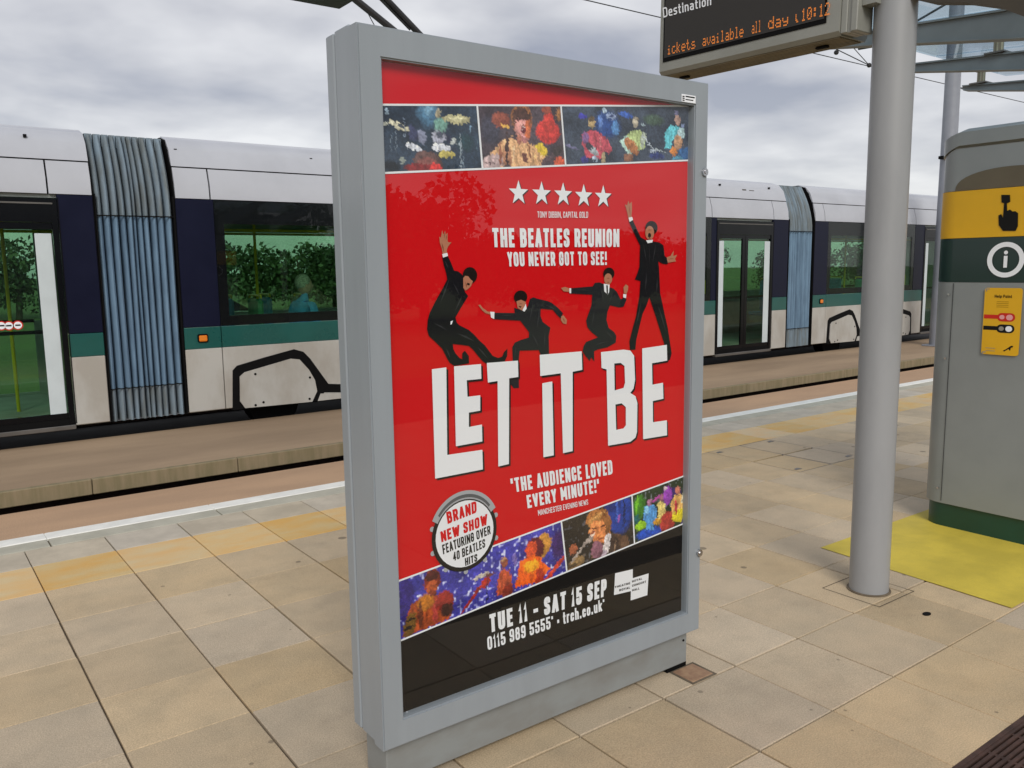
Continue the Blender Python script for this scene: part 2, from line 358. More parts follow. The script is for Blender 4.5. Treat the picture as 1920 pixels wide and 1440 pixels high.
M_ink = flat('black_print', (.01, .01, .01)); M_wprint = flat('white_print', (.82, .85, .90)); M_rprint = flat('red_print', (.62, .004, .008))
M_sign = mat('sign_housing', (.27, .275, .25), .4, var=.05, coat=.2); M_signb = mat('sign_underside', (.20, .165, .10), .6, var=.15, stretch=(1, .2, 1), scale=20)
M_lcd = flat('display_face', (.045, .043, .042), .35); M_led = emit('amber_led', (.75, .22, .035), .5)
# tram
M_tw = mat('tram_white', (.45, .47, .52), .3, var=.04, scale=1.5, coat=.5, rvar=.05); M_tw2 = mat('tram_white_skirt', (.45, .445, .42), .45, col2=(.365, .345, .31), scale=3, stretch=(1, 1, .5), coat=.3)
M_navy = mat('tram_navy', (.005, .0065, .024), .35, var=.06, spec=.2); M_teal = mat('tram_teal', (.004, .085, .075), .3, var=.05, coat=.4)
M_bel = mat('bellows_blue', (.165, .27, .385), .75, col2=(.115, .19, .28), scale=4, stretch=(4, 1, .5), var=.1); M_bel2 = mat('bellows_grey', (.205, .275, .34), .75, col2=(.15, .175, .185), scale=4, stretch=(4, 1, .5))
M_belv = mat('bellows_valley_shade', (.06, .07, .08), .9, var=.2)  # dark colour paints the shade between bellows folds
M_tglass = glass('tram_tinted_glass', (.66, .80, .70), .9)
M_frit = mat('black_glazing_border', (.003, .0035, .005), .2, var=.02, spec=.25)
M_int = mat('tram_interior', (.48, .52, .50), .7, var=.1); M_seat = mat('seat_blue', (.10, .42, .75), .7, var=.15, scale=25); M_seatg = mat('seat_green', (.07, .36, .20), .7, var=.2)
M_yel = mat('yellow_rail', (.80, .62, .03), .4, var=.05); M_amb = mat('amber_lamp', (.75, .22, .02), .25, var=.05, coat=.5); M_strip = mat('door_edge_white', (.56, .63, .66), .35, var=.04)
M_steel = mat('brushed_step', (.18, .17, .16), .4, metal=.6, var=.1)
M_leaf = [mat('leaf_%d' % i, c, .6, var=.25, scale=1.2) for i, c in enumerate([(.08, .125, .05), (.10, .145, .055), (.06, .10, .04)])]
M_bark = mat('bark', (.09, .07, .05), .9, var=.2); M_grass = mat('grass_ground', (.13, .20, .06), .95, col2=(.12, .155, .06), scale=.3, bump=1, bscale=30, grain=.25, gscale=12)
M_cglass = glass('canopy_glass', (.80, .88, .93), .6)
M_brass = mat('glass_clamp_metal', (.30, .27, .19), .4, metal=.6, var=.15)
M_wire = mat('overhead_wire', (.02, .02, .022), .5)

# ---------------------------------------------------------------- ground, platform, tracks
g = MB().box(-400, 400, -400, 400, -.62, -.60).build('ground', M_grass); tag(g, kind='structure')
XS = [-1.925, -1.53, -1.135, -.74, -.34, .06, .46, .857, 1.252, 1.64, 2.02, 2.405, 2.785, 3.185, 3.565] 
while len(XS) < 33: XS.append(XS[-1]+.389)
YS = [1.085, 1.485, 1.885, 2.28, 2.68, 3.085, 3.495, 3.91, 4.35]
plat = MB().box(-30, 60, -6, 5.30, -.6, -.012).build('platform', M_joint); tag(plat, kind='structure')
def slab_mesh(name, w, d, h, bev=.0025):
    b = bmesh.new(); r = bmesh.ops.create_cube(b, size=1)
    for v in r['verts']: v.co = Vector((v.co.x*w, v.co.y*d, (v.co.z-.5)*h))
    top = [e_ for e_ in b.edges if all(v.co.z > -1e-6 for v in e_.verts)]
    bmesh.ops.bevel(b, geom=top, offset=bev, segments=1, affect='EDGES')
    me = bpy.data.meshes.new(name); b.to_mesh(me); b.free(); return me
cache = {}
def slab(name, x0, x1, y0, y1, m, parent=plat, gx=.006, gy=.003, z=0):
    key = (name, round(x1-x0-gx, 3), round(y1-y0-gy, 3), m.name)
    if key not in cache:
        me = slab_mesh(name, key[1], key[2], .03); me.materials.append(m); cache[key] = me
    o = bpy.data.objects.new(name, cache[key]); C.objects.link(o); o.parent = parent
    o.location = ((x0+x1)/2+random.uniform(-.0012, .0012), (y0+y1)/2+random.uniform(-.0008, .0008), z+random.uniform(-.0008, .0008))
    o.rotation_euler = (random.uniform(-.0018, .0018), random.uniform(-.0018, .0018), random.uniform(-.0012, .0012))
    return o
COVER = (10, 6)   # columns/rows of the recessed access cover are filled below
xc = [x for x in XS]
ci = min(range(len(XS)), key=lambda i: abs(XS[i]-5.12)); ri = 6
XLIM = 29
for i in range(2, XLIM):
    for j in range(len(YS)-1):
        gy = .007 if j in (1, 2) else .0035
        gx = .0075 if XS[i] < 2.2 or j in (2, 4) else .005
        if i in (ci, ci+1) and j in (6, 7): gx, gy = .022, .022
        slab('paving_slab', XS[i], XS[i+1], YS[j], YS[j+1], M_paver, gx=gx, gy=gy)
    slab('tactile_slab', XS[i], XS[i+1], 4.35, 4.77, M_tact, gx=.0065, gy=.002)
    slab('edge_slab', XS[i], XS[i+1], 4.77, 5.075, M_edge, gx=.0065, gy=.008)
far = MB(); xe = XS[XLIM]
for (a, b_) in [(-8, XS[2])]+[(xe, 40)]:
    x = a
    while x < b_-.01:
        x2 = min(x+.389, b_)
        for j in range(len(YS)-1): far.box(x+.003, x2-.003, YS[j]+.002, YS[j+1]-.002, -.03, 0)
        x = x2
x = -8
while x < 30:
    for j in range(10): far.box(x+.003, x+.386, .9-.4*(j+1)+.002, .9-.4*j-.002, -.03, 0)
    x += .389
o = far.build('outlying_paving', M_paver_far, plat); o['kind'] = 'stuff'
fe = MB(); ft = MB()
for (a, b_) in [(-8, XS[2])]+[(xe, 40)]:
    x = a
    while x < b_-.01:
        x2 = min(x+.389, b_); fe.box(x+.003, x2-.003, 4.772, 5.07, -.03, 0); ft.box(x+.003, x2-.003, 4.352, 4.769, -.03, 0); x = x2
fe.build('outlying_edge_slabs', M_edge, plat)['kind'] = 'stuff'; ft.build('outlying_tactile_slabs', M_tact, plat)['kind'] = 'stuff'
x = -2.2-.93*6
while x < 40:
    s_ = MB().box(x+.004, x+.926, 5.078, 5.225, -.03, .001, .003).box(x+.004, x+.926, 5.2255, 5.34, -.34, -.001, .004).build('coping_stone', M_cope, plat)
    MB().box(x+.0005, x+.9295, 5.228, 5.352, -.06, .004, .004).build('painted_edge', M_white, s_)
    x += .93
MB().box(-30, 60, 5.24, 5.335, -.6, -.055).build('platform_face', M_cope, plat)
# drain channel with slots in front of the camera, parallel to the track
M_drain = mat('rusty_drain', (.075, .038, .028), .7, var=.25, scale=14, bump=.5)
dr = empty('drain_channel', (2, .99, 0)); tag(dr, 'long brown slotted drain grate let into the near paving', 'drain')
dm = MB(); dm.box(-10, 28, -.095, -.08, -.03, .001).box(-10, 28, .08, .095, -.03, .001); dm.build('frame', M_drain, dr)
dm = MB()
for k in range(9): dm.box(-10, 28, -.078+k*.0186, -.078+k*.0186+.0105, -.012, -.001)
x = -10
while x < 28: dm.box(x, x+.012, -.079, .079, -.013, -.003); x += .16
o = dm.build('grate_bar', M_drain, dr); o['kind'] = 'stuff'
# access cover
X0, X1, Y0, Y1 = XS[ci], XS[ci+2], YS[6], YS[8]
cv = empty('access_cover', ((X0+X1)/2, (Y0+Y1)/2, 0)); tag(cv, 'recessed access cover framed in dark metal among the paving behind the pole', 'manhole cover')
w2, d2 = (X1-X0)/2, (Y1-Y0)/2
MB().box(-w2-.008, w2+.008, -d2-.008, -d2+.006, -.02, -.002).box(-w2-.008, w2+.008, d2-.006, d2+.008, -.02, -.002).box(-w2-.008, -w2+.006, -d2+.0065, d2-.0065, -.02, -.002).box(w2-.006, w2+.008, -d2+.0065, d2-.0065, -.02, -.002).build('frame', M_steel, cv)
MB().box(-.006, .006, -d2+.008, d2-.008, -.02, -.0025).build('centre_bar', M_steel, cv)
for (a, b_) in ((-w2+.06, -d2+.05), (-w2+.06, d2-.09), (w2-.07, -d2+.05), (w2-.07, d2-.09)):
    MB().prism([(a-.035, b_, .0005), (a+.035, b_, .0005), (a+.028, b_+.035, .0005), (a-.02, b_+.028, .0005)], (0, 0, .0022)).build('lifting_socket', M_steel, cv)
# yellow painted waiting box
MB().poly([(3.745, 1.495, .0035), (5.6, 1.495, .0035), (5.6, 2.455, .0035), (3.80, 2.455, .0035)]).build('yellow_marking', M_yfloor)['kind'] = 'structure'
# small things in the paving
o = MB().tube([(0, 0, -.005), (0, 0, .0025)], .018, 14).build('ground_stud', M_black, loc=(3.41, 1.69, 0)); o.scale = (1.25, .8, 1); tag(o, 'small dark round stud set in the slab before the pole', 'stud')
M_cut = mat('cut_brick', (.36, .23, .14), .85, col2=(.27, .16, .10), bump=.5, scale=30)
o = MB().box(-.055, .055, -.05, .05, -.01, .0035, .003).build('cut_slab', M_cut, plat, loc=(2.235, 1.945, 0))
MB().box(2.17, 2.30, 1.886, 2.003, .0008, .0018).build('mortar_patch', M_joint, plat)
# tracks
tb = MB().box(-60, 90, 5.36, 7.36, -.6, -.35).build('trackbed', M_bed); tag(tb, kind='structure')
tb2 = MB().box(-60, 90, 7.36, 7.66, -.6, -.47).build('rail_recess', M_dark); tag(tb2, kind='structure')  # shadowed rail groove, its shade put into the colour
for (y, nm) in ((5.83, 'rail'), (7.44, 'rail'), (9.68, 'rail'), (11.12, 'rail')):
    r_ = MB().box(-60, 90, y-.03, y+.03, -.47, -.345 if y < 6 else (-.38 if y < 8 else -.33), .004).build(nm, M_rail); r_['kind'] = 'structure'
MB().box(-60, 90, 7.70, 9.32, -.5995, -.295).build('track_slab_base', mat('gap_shade_brown', (.05, .027, .02), .9, var=.2))['kind'] = 'structure'  # dark brown stands in for the shade in the gap below the kerb
ms = MB().box(-60, 90, 7.52, 9.33, -.29, -.20).build('track_slab', M_mid); tag(ms, kind='structure')
x = -12.0
while x < 45:
    MB().box(x+.003, x+1.197, 7.45, 7.518, -.325, -.196, .006).build('kerb_stone', M_kerb, ms); x += 1.2
MB().box(-60, -12, 7.45, 7.518, -.285, -.196).box(45, 90, 7.45, 7.518, -.285, -.196).build('outlying_kerb', M_kerb, ms)
tb3 = MB().box(-60, 90, 9.33, 13, -.6, -.36).build('far_trackbed', M_dark); tag(tb3, kind='structure')  # shade beneath the tram painted as a near-black trackbed

# ---------------------------------------------------------------- poster display case
case = empty('poster_display', (1.634, 2.05, 0)); tag(case, 'freestanding grey poster cabinet with a red show poster behind glass', 'poster cabinet')
ox, oy = 1.634, 2.05
def cb(x0, x1, y0, y1, z0, z1, bev, name, m, mb=None):
    return MB().box(x0-ox, x1-ox, y0-oy, y1-oy, z0, z1, bev).build(name, m, case)
# door frame ring at the front
def ring(y0, y1, xa, xb, za, zb, ia, ib, ja, jb):
    mb = MB()
    o_ = [(xa, za), (xb, za), (xb, zb), (xa, zb)]; i_ = [(ia, ja), (ib, ja), (ib, jb), (ia, jb)]
    V = {}
    for n_, l in (('o', o_), ('i', i_)):
        for y in (y0, y1): V[n_, y] = [mb.bm.verts.new((a-ox, y-oy, b)) for a, b in l]
    for k in range(4):
        k2 = (k+1) % 4
        mb.bm.faces.new((V['o', y0][k], V['o', y0][k2], V['i', y0][k2], V['i', y0][k]))
        mb.bm.faces.new((V['o', y1][k], V['i', y1][k], V['i', y1][k2], V['o', y1][k2]))
        mb.bm.faces.new((V['o', y0][k], V['o', y1][k], V['o', y1][k2], V['o', y0][k2]))
        mb.bm.faces.new((V['i', y0][k], V['i', y0][k2], V['i', y1][k2], V['i', y1][k]))
    bmesh.ops.bevel(mb.bm, geom=[e_ for e_ in mb.bm.edges if abs(e_.verts[0].co.y+oy-y0) < 1e-5 and abs(e_.verts[1].co.y+oy-y0) < 1e-5 and e_.calc_length() > .5], offset=.004, segments=2, affect='EDGES')
    return mb
ring(1.96, 2.015, .986, 2.284, .152, 2.082, 1.052, 2.2175, .2305, 2.0045).build('front_frame', M_paint, case)
cb(.989, 2.281, 2.0165, 2.098, .155, 2.090, .004, 'cabinet_body', M_paint)
cb(.986, 2.284, 2.0995, 2.145, .158, 2.085, .004, 'rear_door', M_paint)
cb(1.01, 2.256, 1.994, 2.118, .02, .150, .003, 'plinth', M_paint2)
for fx in (1.06, 2.21): cb(fx-.05, fx+.05, 2.0, 2.11, 0.001, .0195, 0, 'foot', M_black)
for (fx, fz) in ((2.2665,1.7899),(2.2735,0.446)):
    MB().tube([(fx-ox, 1.9595-oy, fz), (fx-ox, 1.952-oy, fz)], .013, 18).tube([(fx-ox, 1.9518-oy, fz), (fx-ox, 1.949-oy, fz)], .006, 10).build('lock', M_chrome, case, smooth=True)
MB().tube([(2.235-ox, 1.9935-oy, .11), (2.235-ox, 1.990-oy, .11)], .004, 8).build('rivet', M_black, case)
# warning sticker at the top right of the frame
stk = MB().box(2.150-ox, 2.217-ox, 1.9585-oy, 1.9597-oy, 2.010, 2.034).build('sticker', M_wprint, case)
sm = MB()
for k in range(3): sm.box(2.153-ox, 2.163-ox+0*k, 1.9578-oy, 1.9583-oy, 2.013+k*.006, 2.0165+k*.006)
sm.box(2.168-ox, 2.212-ox, 1.9578-oy, 1.9583-oy, 2.026, 2.030).box(2.168-ox, 2.205-ox, 1.9578-oy, 1.9583-oy, 2.017, 2.020)
sm.build('sticker_print', M_ink, stk)
# --- the printed poster, flat layers half a millimetre apart
PY = 1.990
poster = MB().poly([(1.045-ox, PY-oy, .225), (2.224-ox, PY-oy, .225), (2.224-ox, PY-oy, 2.01), (1.045-ox, PY-oy, 2.01)]).build('poster', M_rprint, case)
def LP(layer):
    def put(u, v, k=0): return Vector((u-ox, PY-oy-.0005*layer-.00018*k, v))
    return put
def area(pts, layer, m, name, holes=()):
    pu = LP(layer); return MB().poly([pu(*p) for p in pts], [[pu(*p) for p in h] for h in holes]).build(name, m, poster)
def disc(c, rx, rz, layer, n=36):
    return [(c[0]+rx*math.cos(k*2*math.pi/n), c[1]+rz*math.sin(k*2*math.pi/n)) for k in range(n)]
M_lower = flat('poster_black', (.006, .006, .006))
def quad_line(a, b, t, layer, name, m=None):
    area([(a[0], a[1]-t/2), (b[0], b[1]-t/2), (b[0], b[1]+t/2), (a[0], a[1]+t/2)], layer, m or M_wprint, name)
bt = [(1.0594,0.6207),(2.2473,0.7335)]; bb = [(1.0618,0.4449),(2.2513,0.5577)]
bt = [(1.046, bt[0][1]+(1.046-bt[0][0])*(bt[1][1]-bt[0][1])/(bt[1][0]-bt[0][0])), (2.223, bt[1][1])]; bb = [(1.046, bb[0][1]), (2.223, bb[1][1])]
area([bb[0], bb[1], (2.2235, .2255), (1.0455, .2255)], 1, M_lower, 'black_panel')
tt = [(1.0589,1.8953),(2.2484,2.0074)]; tb_ = [(1.0611,1.7246),(2.2528,1.8298)]
tt = [(1.046, tt[0][1]), (2.223, tt[1][1])]; tb_ = [(1.046, tb_[0][1]), (2.223, tb_[1][1])]
# photographs: dense coloured grids
def vnoise(u, v, sc, seed):
    rg = np.random.default_rng(seed); G = rg.random((256, 256)); x = u*sc; y = v*sc
    xi = np.floor(x).astype(int); yi = np.floor(y).astype(int); fx = x-xi; fy = y-yi; fx = fx*fx*(3-2*fx); fy = fy*fy*(3-2*fy)
    g_ = lambda a, b: G[a % 256, b % 256]
    return (g_(xi, yi)*(1-fx)+g_(xi+1, yi)*fx)*(1-fy)+(g_(xi, yi+1)*(1-fx)+g_(xi+1, yi+1)*fx)*fy
m_ph, t_ph, b_ph, o_ph = new_mat('printed_photograph'); at_ = t_ph.nodes.new('ShaderNodeVertexColor'); at_.layer_name = 'Col'
t_ph.links.new(at_.outputs[0], b_ph.inputs['Base Color']); b_ph.inputs['Roughness'].default_value = .6; b_ph.inputs['Specular IOR Level'].default_value = .1
def photo(q, bg, blobs, seed, spark=0.0, stripes=0.0, name='photo'):
    """q = tl, tr, br, bl in surface coordinates; blobs = ((cx,cz,rx,rz), rot, hex, softness)"""
    w = math.hypot(q[1][0]-q[0][0], q[1][1]-q[0][1]); h = abs(q[0][1]-q[3][1]); nx = max(8, int(w/.0021)); nz_ = max(8, int(h/.0021))
    U, V = np.meshgrid(np.linspace(0, 1, nx+1), np.linspace(0, 1, nz_+1)); Q = np.array(q)
    X = (Q[0][0]*(1-U)+Q[1][0]*U)*(1-V)+(Q[3][0]*(1-U)+Q[2][0]*U)*V; Z = (Q[0][1]*(1-U)+Q[1][1]*U)*(1-V)+(Q[3][1]*(1-U)+Q[2][1]*U)*V
    col = np.zeros(X.shape+(3,)); col[:] = lin(bg)[:3]
    col *= (.55+.9*vnoise(X, Z, 22, seed))[..., None]
    if stripes: col *= (1+stripes*np.sin(X*190+3*vnoise(X, Z, 30, seed+5)))[..., None]
    sp = []
    if spark:
        s1 = vnoise(X, Z, 105, seed+9); col += (np.clip(s1-.72, 0, 1)*spark*2.6)[..., None]*np.array([.75, .8, 1])
    wx = (vnoise(X, Z, 60, seed+1)-.5)*.004+(vnoise(X, Z, 210, seed+21)-.5)*.009; wz = (vnoise(X, Z, 60, seed+2)-.5)*.004+(vnoise(X, Z, 210, seed+22)-.5)*.009
    def inside(px_, pz_, pts):
        w_ = np.zeros(px_.shape, bool); n_ = len(pts)
        for a_ in range(n_):
            (xa, za), (xb, zb) = pts[a_], pts[(a_+1) % n_]
            if abs(zb-za) < 1e-9: continue
            w_ ^= ((za > pz_) != (zb > pz_)) & (px_ < (xb-xa)*(pz_-za)/(zb-za)+xa)
        return w_
    for bl_ in blobs:
        if bl_[0] == 'P':
            pts, hx = bl_[1], bl_[2]; al = sum(inside(X+wx+ox_, Z+wz+oz_, pts).astype(float) for ox_, oz_ in ((-.0006, -.0006), (.0006, -.0006), (-.0006, .0006), (.0006, .0006)))/4
            fo = vnoise(X*2.2, Z*.7, 60, seed+len(pts)); cc = np.array(lin(hx)[:3])[None, None, :]*(.55+.95*fo)[..., None]; col = col*(1-al[..., None])+cc*al[..., None]; continue
        (c, rot, hx, soft) = bl_
        a = math.radians(rot); dx = X+wx-c[0]; dz = Z+wz-c[1]; u = (dx*math.cos(a)+dz*math.sin(a))/c[2]; v = (-dx*math.sin(a)+dz*math.cos(a))/c[3]
        d = np.sqrt(u*u+v*v); al = np.clip((1-d)/max(soft*.6, .04)+.5*(soft < .4), 0, 1); al = al*al*(3-2*al)
        cc = np.array(lin(hx)[:3])[None, None, :]*((.78+.5*vnoise(X, Z, 90, seed+int(c[2]*9999)))*np.clip(1.04+.2*v-.14*u-.12*d, .5, 1.5))[..., None]
        col = col*(1-al[..., None])+cc*al[..., None]
    col *= (.66+.68*vnoise(X, Z, 260, seed+3))[..., None]*(.8+.4*vnoise(X, Z, 110, seed+7))[..., None]; col = col*1.12+.012
    verts = np.stack([X-ox, np.full(X.shape, PY-oy-.001), Z], -1).reshape(-1, 3)
    idx = np.arange((nx+1)*(nz_+1)).reshape(nz_+1, nx+1); f_ = np.stack([idx[:-1, :-1], idx[1:, :-1], idx[1:, 1:], idx[:-1, 1:]], -1).reshape(-1, 4)
    me = bpy.data.meshes.new(name); me.from_pydata(verts.tolist(), [], f_.tolist())
    ca = me.color_attributes.new('Col', 'FLOAT_COLOR', 'POINT'); ca.data.foreach_set('color', np.concatenate([np.clip(col, 0, 1), np.ones(X.shape+(1,))], -1).reshape(-1).astype(np.float32))
    me.materials.append(m_ph); o = bpy.data.objects.new(name, me); C.objects.link(o); o.parent = poster; return o
def onl(l, x): return (x, l[0][1]+(l[1][1]-l[0][1])*(x-l[0][0])/(l[1][0]-l[0][0]))
s1, s2 = [(1.3582,1.9205),(1.3724,1.7491)], [(1.6595,1.9487),(1.677,1.7762)]
def quadp(xa, xb, xc_, xd, lt, lb): return [onl(lt, xa), onl(lt, xb), onl(lb, xc_), onl(lb, xd)]
photo(quadp(1.046, s1[0][0], s1[1][0], 1.046, tt, tb_), '2b3a4c', [
 ((1.2012,1.8874,0.0459,0.0427), 0, '4f7898', 1), ((1.2016,1.9,0.0182,0.0226), 0, '7098b4', .9), ((1.0852,1.7446,0.0346,0.0173), 0, '0c1722', .8), ((1.3171,1.8207,0.039,0.0313), 0, '26404a', .9),
 ((1.2399,1.8607,0.0264,0.0216), 0, '6f9a90', .5), ((1.2322,1.8903,0.0105,0.0152), 10, 'a8a088', .5), ((1.1783,1.8255,0.015,0.0214), 10, '8086a0', .4), ((1.152,1.8334,0.0178,0.0249), 20, '3a4060', .6), ((1.2313,1.8296,0.0248,0.0191), 0, 'a2a5b8', .4), ((1.2361,1.8376,0.0155,0.0102), 0, '4a4f60', .5), ((1.2636,1.827,0.0126,0.0154), 0, '2a2f48', .5),
 ((1.1551,1.7967,0.0268,0.0075), -18, 'd2d8e6', .12), ((1.2381,1.8021,0.0286,0.0107), 3, 'd4d9e6', .12), ((1.2901,1.8809,0.0441,0.0118), 2, 'b4b08a', .12), ((1.2908,1.883,0.0319,0.0057), 2, 'd4d0a8', .4), ((1.1105,1.8484,0.0305,0.0084), -16, 'c2c0aa', .15), ((1.1177,1.8503,0.0116,0.003), -16, '3c4450', .3), ((1.0708,1.8499,0.0079,0.0044), 0, 'a0a49a', .3),
 ((1.2568,1.7855,0.0258,0.0088), 3, 'b5a95e', .15), ((1.3006,1.7987,0.0022,0.0521), 0, '8896a2', .3), ((1.0991,1.812,0.0014,0.0345), 0, '6c7c8c', .4), ((1.086,1.8036,0.0011,0.0246), 0, '6c7c8c', .4), ((1.1261,1.8436,0.0012,0.0297), 0, '74849a', .4), ((1.308,1.7784,0.0016,0.0314), 0, '6f8090', .4), ((1.3557,1.813,0.0013,0.0211), 0, '506a78', .4), ((1.2791,1.8204,0.0095,0.0072), 0, 'a8b0b0', .3),
 ((1.1174,1.7614,0.0087,0.0125), 0, '8a9490', .4), ((1.1956,1.7586,0.0475,0.0318), 0, '5c4442', .15), ((1.1956,1.7561,0.0367,0.0229), 0, '7a4a46', .5), ((1.1816,1.7426,0.0581,0.014), 0, '7c2628', .3), ((1.2196,1.7486,0.0185,0.0108), 0, 'd23a38', .3), ((1.0791,1.8821,0.0062,0.0068), 0, '8aa0b4', .3), ((1.3341,1.8596,0.0045,0.0073), 0, '6c88a0', .4)], 3)
photo(quadp(s1[0][0], s2[0][0], s2[1][0], s1[1][0], tt, tb_), '4a4049', [
 ((1.403,1.8614,0.0474,0.0531), 0, '3c3c4c', .9), ((1.4388,1.891,0.0378,0.0253), 0, '8a4a3c', .5), ((1.6099,1.8728,0.0448,0.0334), 0, 'c83a35', .3), ((1.6138,1.9009,0.0261,0.0306), 0, 'c03c34', .4), ((1.605,1.936,0.0192,0.0138), 0, '8f4636', .4), ((1.6512,1.9265,0.0113,0.0224), 0, '9a6a40', .5),
 ((1.5132,1.9029,0.041,0.0461), 0, 'a86c3a', .4), ('P', [(1.3756,1.7495),(1.3846,1.7806),(1.4119,1.8063),(1.4463,1.8382),(1.4775,1.85),(1.4981,1.8367),(1.5334,1.8393),(1.5548,1.8327),(1.6056,1.8168),(1.5943,1.7937),(1.572,1.7603)], 'd0a47a'), ((1.4591,1.7853,0.0208,0.0407), 0, 'a8785c', .5), ((1.5131,1.9002,0.0327,0.0353), 0, '54382e', .25), ((1.5146,1.8801,0.0256,0.0354), 0, 'cf918c', .22), ((1.5357,1.875,0.0129,0.0328), 0, 'c66a42', .4), ((1.5151,1.9139,0.0302,0.0149), 0, '4a3029', .3),
 ((1.4974,1.8988,0.007,0.0027), 0, '6a3a34', .4), ((1.5272,1.901,0.0071,0.0027), 0, '6a3a34', .4), ((1.518,1.8722,0.0099,0.0093), 0, '6e2430', .3), ((1.5177,1.8545,0.0121,0.0033), 0, 'e0a0a4', .4), ((1.5193,1.8437,0.0214,0.0109), 0, 'b87a78', .5),
 ((1.4992,1.9038,0.0091,0.0013), 6, '3c2420', .3), ((1.528,1.9059,0.0093,0.0014), -6, '3c2420', .3), ((1.5129,1.8867,0.0032,0.0071), 0, 'e8b4ac', .5), ((1.5189,1.8845,0.0057,0.0016), 0, '8c4a48', .4), ((1.518,1.8763,0.0071,0.0016), 0, 'e8d8d4', .3), ((1.5035,1.8452,0.0106,0.0163), 20, 'a06858', .4), ((1.5402,1.8151,0.0036,0.0331), 12, '8c5c40', .4), ((1.4836,1.8004,0.0028,0.03), -8, 'e0c09c', .4), ((1.5615,1.7944,0.0033,0.025), 14, 'e4b47c', .4), ((1.4078,1.7714,0.0408,0.0241), 20, 'b8a2a4', .3), ((1.4011,1.771,0.0203,0.0021), 0, '6a5058', .4), ((1.4353,1.7972,0.0075,0.035), 0, '96604c', .4), ((1.5855,1.821,0.0258,0.0153), -30, 'd8bc3a', .3), ((1.5221,1.7947,0.0121,0.0165), 20, '6e443c', .4), ((1.6277,1.8043,0.0492,0.0096), 25, '54444a', .25), ((1.6466,1.8224,0.0227,0.0141), 20, '3c3434', .4), ((1.6539,1.7861,0.0228,0.0199), 0, 'c8593c', .3),
 ((1.4595,1.8096,0.0045,0.0542), 0, '46302e', .2), ((1.4532,1.8757,0.0155,0.0059), 0, 'd8a850', .2), ((1.4587,1.7649,0.0174,0.0068), 0, '4c4246', .4)], 17)
